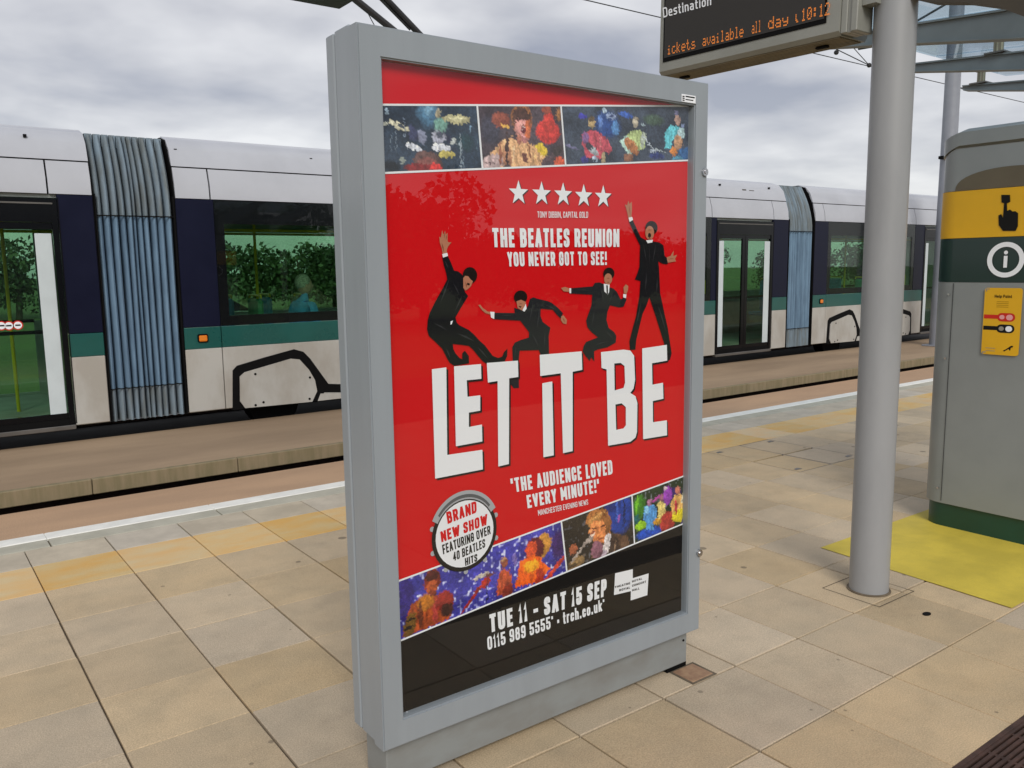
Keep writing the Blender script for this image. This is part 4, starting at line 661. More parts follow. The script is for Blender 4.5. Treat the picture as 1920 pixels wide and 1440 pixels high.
# drum badge
dc = (1.2857,0.7123)
area(disc(dc, .113, .112, 6), 8.4, M_ink, 'drum_rim_shadow'); M_drim = flat('print_chrome', (.38, .40, .43)); M_drim2 = flat('print_chrome_dark', (.10, .11, .12))
for k in range(10):
    a = math.radians(18+36*k); c_ = (dc[0]+.116*math.cos(a), dc[1]+.115*math.sin(a)); area(disc(c_, .008, .008, 6, 8), 8.2, M_drim, 'drum_lug')
area([(dc[0]+(.121 if k < 20 else .100)*math.cos(t), dc[1]+.008+(.121 if k < 20 else .092)*math.sin(t)) for k, t in [(k, math.radians(25+130*k/19)) for k in range(20)]+[(k, math.radians(155-130*(k-20)/19)) for k in range(20, 40)]], 8.8, M_drim, 'drum_hoop')
area([(dc[0]+(.110 if k < 20 else .104)*math.cos(t), dc[1]+.008+(.110 if k < 20 else .100)*math.sin(t)) for k, t in [(k, math.radians(35+110*k/19)) for k in range(20)]+[(k, math.radians(145-110*(k-20)/19)) for k in range(20, 40)]], 9.2, M_drim2, 'drum_hoop')
area(disc(dc, .1045, .1035, 6), 9.6, M_ink, 'drum_edge'); area(disc(dc, .1005, .0995, 6), 10, M_wprint, 'drum_head')
words([('BRAND', (1.2217,0.7889),(1.2265,0.7537),(1.3264,0.8042),(1.3271,0.769), dict(wt=.21, lw=.5, gap=.1)), ('NEW SHOW', (1.2008,0.736),(1.2041,0.7036),(1.3637,0.7582),(1.3645,0.7251), dict(wt=.21, lw=.5, gap=.1))], 10.5, M_rprint, 'badge_red_text')
words([('FEATURING OVER', (1.2053,0.6957),(1.2088,0.6668),(1.3737,0.7207),(1.3755,0.6939), dict(wt=.18, lw=.48, gap=.1)), ('40 BEATLES', (1.2408,0.6649),(1.2422,0.6388),(1.3543,0.6837),(1.3552,0.6571), dict(wt=.18, lw=.48, gap=.1)), ('HITS', (1.2816,0.639),(1.2833,0.6151),(1.3257,0.6437),(1.3259,0.6212), dict(wt=.2, lw=.5, gap=.1))], 10.5, M_ink, 'badge_black_text')
# venue logo: two squares
area([(1.8858,0.4505),(1.9688,0.446),(1.9691,0.3686),(1.8805,0.3749)], 5, M_wprint, 'logo_square'); area([(1.961,0.4137),(2.0458,0.4128),(2.0402,0.3346),(1.9591,0.3358)], 5.6, M_wprint, 'logo_square')
words([('THEATRE', (1.8835,0.4056),(1.8835,0.3985),(1.9554,0.4031),(1.9555,0.3959), dict(wt=.2, lw=.6, gap=.15)), ('ROYAL', (1.9042,0.3902),(1.9042,0.3823),(1.9555,0.3879),(1.9556,0.3799), dict(wt=.2, lw=.6, gap=.15)), ('ROYAL', (1.9649,0.4063),(1.965,0.3991),(2.0132,0.406),(2.0133,0.3987), dict(wt=.2, lw=.6, gap=.15)), ('CONCERT', (1.9651,0.3911),(1.9651,0.3835),(2.0329,0.39),(2.033,0.3827), dict(wt=.2, lw=.6, gap=.15)), ('HALL', (1.9652,0.3751),(1.9653,0.3671),(2.0005,0.3736),(2.0006,0.3655), dict(wt=.2, lw=.6, gap=.15))], 6.6, M_ink, 'logo_text')
area([(1.0735,0.2342),(1.0884,0.2205),(1.073,0.218)], 12, M_wprint, 'peeled_corner')
# glass
M_pglass = glass('poster_glass', (.985, .99, .985), 1.45)
MB().poly([(1.05-ox, 1.9755-oy, .229), (2.219-ox, 1.9755-oy, .229), (2.219-ox, 1.9755-oy, 2.006), (1.05-ox, 1.9755-oy, 2.006)]).build('glass', M_pglass, case)

# ---------------------------------------------------------------- canopy column, sign, kiosk
pole = empty('canopy_column', (3.471, 1.99, 0)); tag(pole, 'round light grey steel column carrying the departure display', 'column')
MB().tube([(0, 0, 0), (0, 0, 3.75)], .0845, 48).build('shaft', M_pole, pole, smooth=True)
MB().tube([(0, 0, .001), (0, 0, .005), (0, 0, .007)], [.094, .094, .088], 40).build('base_collar', M_joint, pole, smooth=True)
MB().poly([(-.15, -.14, .0012), (.14, -.14, .0012), (.14, .14, .0012), (-.15, .14, .0012)], [[(-.1465, -.1365, .0012), (.1365, -.1365, .0012), (.1365, .1365, .0012), (-.1465, .1365, .0012)]]).build('base_joint', M_dark, pole)
# arm sweeping towards the shelter on the near side
ap = [(0, -.03, .56), (0, -.16, .50), (0, -.30, .465), (0, -.42, .42), (0, -.52, .36), (0, -.7, .26), (0, -.95, .10)]
mb = MB(); M_under = mat('arm_shaded_underside', (.055, .045, .03), .6, var=.1)  # whole arm coloured as dark as its shaded underside
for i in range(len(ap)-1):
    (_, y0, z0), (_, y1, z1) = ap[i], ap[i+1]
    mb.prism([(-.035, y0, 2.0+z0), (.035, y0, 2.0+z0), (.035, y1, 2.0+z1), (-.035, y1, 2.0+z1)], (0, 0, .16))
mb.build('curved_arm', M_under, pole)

sg = empty('departure_display', (3.38, 2.65, 2.445)); sg.rotation_euler = (math.radians(1.3), 0, 0)
tag(sg, 'hanging departure display with an amber dot matrix message beside the column', 'display')
def SY(y, z): return (y-2.65, z-2.445)
MB().prism([(-.045, -.50, -.006), (-.062, -.50, .012), (-.062, -.50, .52), (.150, -.50, .52), (.150, -.50, .012), (.135, -.50, -.006)], (0, 1.03, 0)).build('housing', M_sign, sg)
mb = MB()
for k in range(8): mb.box(-.040+k*.021, -.040+k*.021+.014, -.49, .52, -.0105, -.0065)
mb.build('underside_rib', M_signb, sg)
for yy in (-.36, .44): MB().box(.02, .045, yy-.03, yy+.03, -.022, -.0115, .004).build('bracket', M_black, sg)
MB().box(-.055, .055, -.53, -.501, .0, .52, .003).box(-.05, .05, -.548, -.531, .0, .52).box(-.058, .058, -.578, -.549, .0, .52, .003).build('end_cap', M_sign, sg)
MB().box(-.03, .03, -.64, -.579, .1, .45).build('wall_bracket', M_sign, sg)
gx = -.0645
a, b = [(3.1591,2.7835),(2.1588,2.6914)], [(3.1379,2.504),(2.1497,2.4877)]
mb = MB().poly([(gx, -.438, .055), (gx, .505, .055), (gx, .505, .47), (gx, -.438, .47)]); mb.build('bezel', M_black, sg)
MB().poly([(gx-.0015, -.428, .075), (gx-.0015, .496, .075), (gx-.0015, .496, .355), (gx-.0015, -.428, .355)]).build('screen', M_lcd, sg)
MB().poly([(gx-.0008, -.428, .362), (gx-.0008, .496, .362), (gx-.0008, .496, .46), (gx-.0008, -.428, .46)]).build('header_strip', M_ink, sg)
def unt(y, z):      # surface point in the display's own frame
    c_, s_ = math.cos(math.radians(-1.3)), math.sin(math.radians(-1.3)); dy, dz = y-2.65, z-2.445
    return (c_*dy-s_*dz, s_*dy+c_*dz)
def putS(u, v, k=0): y, z = unt(u, v); return Vector((gx-.003-.00015*k, y, z))
mb = MB(); text_mesh(mb, 'Destination', (3.1557,2.7791),(3.1498,2.7302),(2.8386,2.7606),(2.8375,2.7156), putS, wt=.14, lw=.55, gap=.14); mb.build('header_text', M_wprint, sg, fix=False)
F5 = {'i': ['00000','00100','00000','01100','00100','00100','01110'], 'c': ['00000','00000','01110','10000','10000','10001','01110'], 'k': ['10000','10000','10010','10100','11000','10100','10010'], 'e': ['00000','00000','01110','10001','11111','10000','01110'],
 't': ['01000','01000','11100','01000','01000','01001','00110'], 's': ['00000','00000','01110','10000','01110','00001','11110'], 'a': ['00000','00000','01110','00001','01111','10001','01111'], 'v': ['00000','00000','10001','10001','10001','01010','00100'],
 'l': ['01100','00100','00100','00100','00100','00100','01110'], 'b': ['10000','10000','10110','11001','10001','10001','11110'], 'd': ['00001','00001','01101','10011','10001','10001','01111'], 'y': ['00000','00000','10001','10001','01111','00001','01110'],
 '1': ['00100','01100','00100','00100','00100','00100','01110'], '0': ['01110','10001','10011','10101','11001','10001','01110'], ':': ['00000','01100','01100','00000','01100','01100','00000'], '2': ['01110','10001','00001','00010','00100','01000','11111'], 'u': ['00000','00000','10000','10000','10000','11000','01100']}
def dots(mb, word, bl, br, h):
    n = len(word)*6-1; hz_ = h/7
    for ci_, ch in enumerate(word):
        for r_, row in enumerate(F5[ch]):
            for c_, on in enumerate(row):
                if on == '1':
                    u = (ci_*6+c_+.5)/n; y = bl[0]*(1-u)+br[0]*u; z = bl[1]*(1-u)+br[1]*u+(6.5-r_)*hz_; s_ = abs(br[0]-bl[0])/n*.42
                    mb.poly([putS(y-s_, z-hz_*.42), putS(y+s_, z-hz_*.42), putS(y+s_, z+hz_*.42), putS(y-s_, z+hz_*.42)])
for w, bl_, br_ in (('ickets', (3.1216,2.5416),(2.933,2.535)), ('available', (2.8895,2.5351),(2.642,2.5272)), ('all', (2.5957,2.529),(2.5441,2.5273)), ('day', (2.5055,2.5294),(2.3994,2.5222)), ('u10:12', (2.3619,2.524),(2.194,2.5191))):
    mb = MB(); dots(mb, w, bl_, br_, .052); mb.build('message_word', M_led, sg, fix=False)

# kiosk (front faces -X)
ks = empty('help_point_kiosk', (5.02, 2.0, 0)); tag(ks, 'rounded grey help point kiosk with yellow and dark green bands', 'kiosk')
def rrect(hx, hy, r, n=8):
    pts = []
    for sx, sy, a0 in ((1, 1, 0), (-1, 1, 90), (-1, -1, 180), (1, -1, 270)):
        for k in range(n+1):
            a = math.radians(a0+90*k/n); pts.append((sx*(hx-r)+r*math.cos(a), sy*(hy-r)+r*math.sin(a)))
    return pts
def shell(name, hx, hy, r, z0, z1, m, inset=0, topfn=None, par=ks):
    mb = MB(); ou = rrect(hx, hy, r)
    va = [mb.bm.verts.new((x, y, z0)) for x, y in ou]; vb = [mb.bm.verts.new((x, y, topfn(y) if topfn else z1)) for x, y in ou]
    n = len(ou)
    for i in range(n): mb.bm.faces.new((va[i], va[(i+1) % n], vb[(i+1) % n], vb[i]))
    mb.bm.faces.new(va[::-1]); mb.bm.faces.new(vb)
    return mb.build(name, m, par, smooth=True)
HY = .385
shell('base_plinth', .366, HY-.014, .11, 0, .135, M_kbase)
shell('lower_body', .38, HY, .12, .137, 1.365, M_kiosk)
shell('green_band', .3815, HY+.0015, .1215, 1.367, 1.598, M_kgrn)
shell('yellow_band', .383, HY+.003, .123, 1.600, 1.847, M_kyel)
shell('upper_body', .38, HY, .12, 1.849, 2.11, M_kiosk, topfn=lambda y: 2.125-.10*(y/HY)**2)
mb = MB(); ou = rrect(.387, HY+.007, .125)
va = [mb.bm.verts.new((x, y, 2.131-.10*(y/HY)**2)) for x, y in ou]; vb = [mb.bm.verts.new((x, y, 2.185-.07*(y/HY)**2)) for x, y in ou]; vc = [mb.bm.verts.new((x*.9, y*.9, 2.20-.06*(y/HY)**2)) for x, y in ou]
for i in range(len(ou)):
    j = (i+1) % len(ou); mb.bm.faces.new((va[i], va[j], vb[j], vb[i])); mb.bm.faces.new((vb[i], vb[j], vc[j], vc[i]))
mb.bm.faces.new(va[::-1]); mb.bm.faces.new(vc); mb.build('roof_cap', M_kiosk, ks, smooth=True)
fx = -.3845
mb = MB().poly([(fx, .275*math.cos(math.radians(a)), 1.8485+.105*math.sin(math.radians(a))**.8) for a in range(0, 181, 9)]); mb.build('arch_panel', M_kolive, ks)
def KP(pts, name, m, d=0, holes=()): return MB().poly([(fx-.0012-d, a-2.0, b) for a, b in pts], [[(fx-.0012-d, a-2.0, b) for a, b in h] for h in holes]).build(name, m, ks)
KP([(2.0393,1.812),(1.9972,1.8089),(1.9936,1.7735),(2.0093,1.7675),(2.0056,1.7299),(1.9925,1.7354),(1.9797,1.7248),(1.9664,1.7254),(1.9525,1.7148),(1.9496,1.6494),(1.9587,1.6266),(2.0196,1.6292),(2.0419,1.6587),(2.0465,1.7089),(2.0332,1.7152),(2.0237,1.6955),(2.0229,1.7685),(2.0355,1.7735)], 'pointing_hand', M_ink)
kc = (1.9973,1.4821)
cir = lambda c, r, n=40: [(c[0]+r*math.cos(k*2*math.pi/n), c[1]+r*math.sin(k*2*math.pi/n)) for k in range(n)]
KP(cir(kc, .0905), 'info_ring', M_wprint, .001, [cir(kc, .066)]); KP([(kc[0]-.009, kc[1]-.04), (kc[0]+.009, kc[1]-.04), (kc[0]+.009, kc[1]+.02), (kc[0]-.009, kc[1]+.02)], 'info_letter', M_wprint, .001); KP(cir((kc[0], kc[1]+.037), .010, 12), 'info_letter_dot', M_wprint, .001)
for sy_ in (-.255, .255):
    MB().box(fx-.0004, fx+.0008, sy_-.0012, sy_+.0012, .15, 1.36).build('door_seam', M_black, ks)
    for z_ in (.22, .95, 1.30): MB().tube([(fx+.001, sy_+.022*(1 if sy_ > 0 else -1), z_), (fx-.0025, sy_+.022*(1 if sy_ > 0 else -1), z_)], .006, 10).build('screw', M_chrome, ks)
# same ring on the side towards the track
sc_ = (-.03, 1.482)
MB().poly([(sc_[0]+a, HY+.0035, sc_[1]+b) for a, b in cir((0, 0), .09)], [[(sc_[0]+a, HY+.0035, sc_[1]+b) for a, b in cir((0, 0), .066)]]).build('info_ring', M_wprint, ks)
pl = empty('notice_plate'); bpy.data.objects.remove(pl)
def plate_poly():
    q = [(2.101,1.3312),(1.9121,1.3345),(1.903,0.9874),(2.0908,0.9819)]; ya, yb = q[0][0]+.0, q[1][0]; return 2.088-2.0, 1.905-2.0, .990, 1.338
ya, yb, za, zb = plate_poly()
r_ = .014; pp = []
for sx, sz, a0 in ((ya, zb, 0), (yb, zb, 90), (yb, za, 180), (ya, za, 270)):
    cxp = sx-r_ if sx == ya else sx+r_; czp = sz-r_ if sz == zb else sz+r_
    for k in range(5): a = math.radians(a0+22.5*k); pp.append((fx-.0, cxp+r_*math.cos(a), czp+r_*math.sin(a)))
np_ = MB().prism(pp, (-.004, 0, 0)).build('notice_plate', M_kyel, ks)
def NP(pts, name, m, d=0): return MB().poly([(fx-.0046-d, a, b) for a, b in pts]).build(name, m, np_)
M_red = flat('print_red', (.55, .03, .02)); M_pink = flat('print_pink', (.75, .35, .35)); M_gry = flat('print_grey', (.28, .26, .22))
w_ = ya-yb
def pu(u, v): return (ya-u*w_, zb-v*(zb-za))
def box2(u0, v0, u1, v1): return [pu(u0, v0), pu(u1, v0), pu(u1, v1), pu(u0, v1)]
def caps(u0, v0, u1, v1):
    h = (v1-v0)/2; ru = h*(zb-za)/w_; return [pu(u1-ru+ru*math.sin(t), (v0+v1)/2-h*math.cos(t)) for t in [math.pi*k/8 for k in range(9)]]+[pu(u0+ru-ru*math.sin(t), (v0+v1)/2+h*math.cos(t)) for t in [math.pi*k/8 for k in range(9)]]
for vv, m, mi in ((.40, M_red, M_pink), (.57, M_ink, M_gry)):
    NP(box2(.02, vv, .42, vv+.06), 'button_leader', m); NP(caps(.38, vv-.03, .86, vv+.095), 'button_outline', m, .0004); NP(caps(.44, vv, .58, vv+.065), 'button_symbol', mi, .0008); NP(caps(.62, vv-.008, .80, vv+.075), 'button_symbol', M_wprint if m is M_ink else M_pink, .0008)
mb = MB(); text_mesh(mb, 'Help Point', pu(.28, .10), pu(.28, .145), pu(.74, .10), pu(.74, .145), lambda u, v, k=0: Vector((fx-.0056-.0001*k, u, v)), wt=.16, lw=.6, gap=.15); mb.build('plate_title', M_ink, np_, fix=False)
for k in range(4): NP(box2(.34, .20+k*.026, .66, .208+k*.026), 'plate_small_print', flat('print_ochre', (.38, .22, .01)) if k == 0 else bpy.data.materials['print_ochre'])
NP(box2(.12, .90, .38, .908), 'plate_small_print', M_gry); NP(box2(.12, .94, .38, .948), 'plate_small_print', M_gry)
NP([pu(.66, .91), pu(.80, .85), pu(.86, .85), pu(.84, .875), pu(.80, .88), pu(.78, .93), pu(.74, .90), pu(.62, .945), pu(.60, .925)], 'plate_logo', M_ink)
for (u, v) in ((.03, .025), (.03, .975)): NP([pu(u, v-.015), pu(u+.10, v-.015), pu(u+.10, v), pu(u+.03, v), pu(u+.03, v+.03), pu(u, v+.03)], 'plate_corner', M_gry)

# ---------------------------------------------------------------- glass canopy on tapered arms
roof = empty('glass_canopy', (5.7, 1.5, 2.9)); tag(roof, 'pale blue glass canopy on tapered grey arms beside the column', 'canopy')
def arm(x, spots):
    r = MB().prism([(-.03, 0, 0), (-.03, -.02, -.012), (-.03, -1.39, -.24), (-.03, -3.0, -.515), (-.03, -3.0, -.20), (-.03, -1.27, -.10), (-.03, -.02, .008)], (.06, 0, 0)).prism([(-.042, -.02, .009), (-.042, -1.27, -.099), (-.042, -3.0, -.199), (-.042, -3.0, -.189), (-.042, -1.27, -.089), (-.042, -.02, .019)], (.084, 0, 0)).prism([(-.042, -.03, -.022), (-.042, -1.39, -.249), (-.042, -3.0, -.524), (-.042, -3.0, -.516), (-.042, -1.39, -.241), (-.042, -.03, -.014)], (.084, 0, 0)).build('arm', M_arm, roof)
    r.location = (x-5.7, 3.35-1.5, 2.80-2.9)
    for dy in spots:
        z = .022-.087*abs(dy)
        MB().box(-.06, .06, dy-.06, dy+.06, z, z+.010).build('clamp_plate', M_steel, r)
        for s_ in (-1, 1):
            MB().tube([(s_*.035, dy+s_*.03, z+.010), (s_*.035, dy+s_*.03, z+.10)], .016, 12).tube([(s_*.035, dy+s_*.03, z+.1005), (s_*.035, dy+s_*.03, z+.122)], .027, 12).build('glass_bolt', M_brass, r, smooth=True)
for x, sp_ in ((4.6, (-1.9,)), (5.72, (-.76, -2.1)), (6.84, (-.14, -1.35))): arm(x, sp_)
for (xa, xb) in ((4.05, 5.15), (5.17, 6.27), (6.29, 7.4)):
    for (ya_, yb_) in ((3.28, 1.95), (1.93, .6)):
        za_, zb_ = 2.955-.087*(3.35-ya_), 2.955-.087*(3.35-yb_)
        MB().prism([(xa-5.7, ya_-1.5, za_-2.9), (xb-5.7, ya_-1.5, za_-2.9), (xb-5.7, yb_-1.5, zb_-2.9), (xa-5.7, yb_-1.5, zb_-2.9)], (0, 0, .012)).build('pane', M_cglass, roof)
bm_ = MB().box(4.2, 7.3, .26, .42, 2.1, 2.25, .01).build('shelter_beam', M_arm); tag(bm_, 'long grey beam carrying the canopy arms at their lower ends', 'beam')
for x, lb in ((4.45, 'shelter post standing nearest the drain'), (7.1, 'shelter post standing at the far end of the canopy')):
    tag(MB().tube([(0, 0, 0), (0, 0, 2.1)], .06, 20).build('shelter_post', M_pole, loc=(x, .34, 0), smooth=True), lb, 'post', 'posts of the glass shelter')

# ---------------------------------------------------------------- overhead line and green hanging sign
mast = empty('overhead_line_mast', (16.78, 8.4, -.2)); tag(mast, 'tall grey overhead line mast standing between the two tracks', 'mast')
MB().tube([(0, 0, 0), (0, 0, 7.6)], [.165, .125], 28).build('shaft', M_mast, mast, smooth=True)
MB().box(-.22, .22, -.22, .22, 0.001, .03, .005).build('base_plate', M_mast, mast)
MB().box(-.30, -.17, -.05, .05, 3.62, 3.68, .01).build('cable_bracket', M_black, mast)
br_ = MB().tube([(0, .05, 6.0), (0, 2.0, 6.1)], .03, 10).tube([(0, .05, 6.6), (0, 1.6, 6.1)], .022, 10).build('cantilever', M_wire, mast, smooth=True)
z5 = 5.6
wr = MB().tube([(-30, 10.4, z5), (80, 10.4, z5)], .009, 6).build('contact_wire', M_wire); tag(wr, 'thin black contact wire running over the tram', 'overhead wire', 'overhead wires')
wr = MB().tube([(-30, 6.6, z5+.3), (80, 6.6, z5+.3)], .009, 6).build('contact_wire', M_wire); tag(wr, 'thin overhead wire above the empty near track', 'overhead wire', 'overhead wires')
ra = empty('registration_arm', (14.9, 10.4, z5)); tag(ra, 'small registration arm with insulators holding the overhead wire', 'wire fitting')
MB().tube([(0, 0, 0), (.5, -.5, .25)], .022, 8).tube([(.3, -.25, .13), (2.3, 0, .02)], .010, 8).tube([(.9, -.25, .36), (2.3, 0, .02)], .008, 8).build('steady_arm', M_wire, ra)
for q in ((0.95, -.25, .35), (.9, -.12, .07), (2.3, 0, .02)): MB().ball(q, .05, 10).build('insulator', M_wire, ra)
gs = empty('green_hanging_sign', (1.4, 4.37, 2.9)); tag(gs, 'dark green box sign hanging high over the platform edge', 'sign')
MB().box(-.75, .75, -.1, .1, 0, .42, .008).build('sign_box', mat('dark_green_sign', (.003, .022, .012), .4), gs)
for s_ in (-.5, .5): MB().tube([(s_, 0, .42), (s_, 0, .80)], .015, 10).build('hanger', M_arm, gs, smooth=True)
MB().tube([(-.7, 0, .82), (.6, 0, .82), (3.471-1.4, 1.99-4.37, .82)], .035, 14).build('support_rail', M_arm, gs, smooth=True)

# ---------------------------------------------------------------- tram
tram = empty('tram', (8, 9.2, -.35)); tag(tram, 'long articulated white, navy and teal tram standing on the far track', 'tram')
def TB(name, m, x0, x1, y0, y1, z0, z1, bev=0, parent=None):
    o = MB().box(x0, x1, y0, y1, z0, z1, bev).build(name, m); fixp(o, parent or tram); return o
def fixp(o, par):
    o.parent = par
    off = Vector((0, 0, 0)); p_ = par
    while p_ is not None: off += Vector(p_.location); p_ = p_.parent
    o.location = -off; return o
YF, YB = 9.2, 11.6
ZS, ZT0, ZT1, ZN = -.02, .655, .885, 2.23
PROF = [(9.2, 2.236), (9.215, 2.39), (9.265, 2.552)]; PROF2 = [(9.268, 2.566), (9.33, 2.74), (9.43, 2.85), (9.6, 2.905)]
def lump(prof, x0, x1, name, m, closed=.03):
    mb = MB(); inner = [(y+closed, z-.004) for y, z in prof]
    pts = [(x0, y, z) for y, z in prof]+[(x0, y, z) for y, z in inner[::-1]]
    mb.prism(pts, (x1-x0, 0, 0)); o = mb.build(name, m, smooth=True); fixp(o, tram); return o
def body(x0, x1, openings, seams, bottom=True):
    # roof and cant panels
    cuts = [x0]+[s for s in seams if x0 < s < x1]+[x1]
    for a, b in zip(cuts[:-1], cuts[1:]): lump(PROF, a+.008, b-.008, 'cant_panel', M_tw)
    lump(PROF2, x0+.004, x1-.004, 'roof_fairing', M_tw)
    TB('roof_deck', M_int, x0, x1, 9.62, YB, 2.84, 2.88); TB('seam_backing', M_black, x0, x1, 9.275, 9.29, 2.2, 2.575)
    # side: navy band, teal band, skirt in pieces between the openings
    ops = sorted([o_ for o_ in openings if o_[0] == 'door'], key=lambda o_: o_[1]); cur = x0
    segs = []
    for o_ in ops: segs.append((cur, o_[1])); cur = o_[2]
    segs.append((cur, x1))
    for a, b in segs:
        if b-a < .02: continue
        wins = [o_ for o_ in openings if o_[0] == 'win' and o_[1] >= a-.01 and o_[2] <= b+.01]
        c0 = a
        for w in sorted(wins, key=lambda o_: o_[1]):
            if w[1]-c0 > .01: TB('navy_panel', M_navy, c0+.003, w[1]-.003, YF, YF+.04, ZT1+.004, ZN, .004)
            window(w[1], w[2]); c0 = w[2]
        if b-c0 > .01: TB('navy_panel', M_navy, c0+.003, b-.003, YF, YF+.04, ZT1+.004, ZN, .004)
        cut2 = [a]+[s for s in (2.868, 14.11) if a < s < b]+[b]
        for p0, p1 in zip(cut2[:-1], cut2[1:]):
            TB('teal_band', M_teal, p0+.004, p1-.004, YF-.001, YF+.04, ZT0+.003, ZT1, .004); TB('skirt_panel', M_tw2, p0+.004, p1-.004, YF-.002, YF+.04, ZS, ZT0, .006)
    for o_ in ops: door(o_[1], o_[2])
    for xe_ in (x0, x1):
        fixp(MB().prism([(xe_-.006, 9.21, ZS), (xe_-.006, 9.21, 2.24), (xe_-.006, 9.28, 2.56), (xe_-.006, 9.44, 2.845), (xe_-.006, 9.62, 2.895), (xe_-.006, YB, 2.895), (xe_-.006, YB, 2.24), (xe_-.006, 9.30, 2.22), (xe_-.006, 9.30, ZS)], (.012, 0, 0)).build('end_bulkhead', M_black), tram)
    # floor, ceiling, far side
    TB('floor', M_int, x0, x1, YF+.05, YB, -.03, .03); TB('ceiling', M_int, x0, x1, YF+.05, YB, 2.2, 2.23)
    cur = x0
    for o_ in ops+[('e', x1, x1)]:
        if o_[1]-cur > .02: TB('far_side', M_int, cur, o_[1], YB-.04, YB, .03, .92)
        if o_[0] == 'door': TB('far_door_glass', M_tglass, o_[1], o_[2], YB-.024, YB-.018, .06, .915); TB('far_door_bar', M_black, o_[1], o_[2], YB-.05, YB-.042, .90, .94)
        cur = o_[2]
    TB('far_sill', M_int, x0, x1, YB-.039, YB-.001, .0301, .058); TB('far_header', M_int, x0, x1, YB-.04, YB, 2.0, 2.2)
    n = max(1, int((x1-x0)/1.9)); st = (x1-x0)/n
    for k in range(n+1): TB('far_pillar', M_int, x0+k*st-(.18 if 0 < k < n else 0 if k == 0 else .25), x0+k*st+(.18 if 0 < k < n else .25 if k == 0 else 0), YB-.041, YB-.001, .92, 2.0)
    TB('far_glass', M_tglass, x0, x1, YB-.022, YB-.016, .92, 2.0)
def window(a, b, z0=.95, z1=2.19):
    fr = MB(); L_, R2, B_, T2 = a+.10, b-.10, 1.0, 1.98
    # black glazed border with a clear pane
    for (p, q, r, s) in ((a, b, ZT1+.006, B_), (a, b, T2, ZN-.002), (a, L_, B_, T2), (R2, b, B_, T2)): fr.box(p, q, YF+.004, YF+.024, r, s)
    f_ = fixp(fr.build('window', M_frit), tram)
    pn = MB().box(L_-.02, R2+.02, YF+.025, YF+.030, B_-.02, T2+.02).build('pane', M_tglass); fixp(pn, f_)
    gl_ = MB().poly([(a+.002, YF+.0015, ZT1+.01), (b-.002, YF+.0015, ZT1+.01), (b-.002, YF+.0015, ZN-.006), (a+.002, YF+.0015, ZN-.006)]).build('outer_glazing', M_clear); fixp(gl_, f_)
M_clear = glass('outer_glazing_clear', (.95, .98, .96), .55)
def door(a, b):
    d = MB(); d.box(a+.003, a+.055, YF-.004, YF+.05, .0, 2.19).box(b-.055, b-.003, YF-.004, YF+.05, .0, 2.19).box(a+.056, b-.056, YF-.004, YF+.05, 1.965, 2.19)
    fr = fixp(d.build('door_frame', M_frit), tram); mid = (a+b)/2
    TB('door_rail', M_steel, a+.04, b-.04, YF-.012, YF-.005, 2.135, 2.15)
    TB('door_step', M_steel, a, b, YF-.02, YF+.06, -.055, -.012, .005); TB('door_sill', M_black, a, b, YF, YF+.05, -.012, .05)
    for s_, p, q in ((0, a+.057, mid-.004), (1, mid+.004, b-.057)):
        lf = MB(); lf.box(p, q, YF+.008, YF+.04, .052, .11).box(p, q, YF+.008, YF+.04, 1.90, 1.962)
        if s_ == 0: lf.box(q-.07, q, YF+.008, YF+.04, .111, 1.899)
        else: lf.box(p, p+.07, YF+.008, YF+.04, .111, 1.899)
        l_ = fixp(lf.build('door_leaf', M_frit), tram)
        g_ = MB().box(p, q, YF+.022, YF+.027, .111, 1.899).build('pane', M_tglass); fixp(g_, l_)
        st_ = (p+.005, p+.135) if s_ == 0 else (q-.155, q-.01)
        w_ = MB().box(st_[0], st_[1], YF+.010, YF+.0205, .06, 1.86, .004).build('grab_strip', M_strip); fixp(w_, l_)
    for q_ in (a-.012, b+.004): TB('door_seal', M_black, q_, q_+.008, YF-.006, YF-.003, .0, 2.2)
    TB('door_bar', M_black, a+.15, b-.15, YF+.06, YF+.08, .90, .935)
DOORS = [('door', -.10, 1.38), ('door', -3.4, -1.9), ('door', 7.35, 8.83), ('door', 10.985, 12.465), ('door', 17.58, 19.06)]
body(-4.3, 1.70, [DOORS[0], DOORS[1], ('win', -1.85, -.15)], [-2.6, 1.312])
body(2.475, 6.10, [('win', 2.868, 5.72)], [2.838, 4.3])
body(6.88, 12.90, [DOORS[2], DOORS[3], ('win', 8.95, 10.85)], [8.9, 10.86, 12.473])
body(13.69, 19.6, [('win', 14.11, 17.19), DOORS[4]], [13.99, 17.21])
# cab end
mb = MB(); pr = [(19.6, ZS), (20.9, ZS+.05), (21.3, .5), (21.2, 1.1), (20.3, 2.5), (19.6, 2.88)]
o = MB().prism([(x, YF+.12, z) for x, z in pr], (0, YB-YF-.24, 0)).build('cab_end', M_tw); fixp(o, tram)
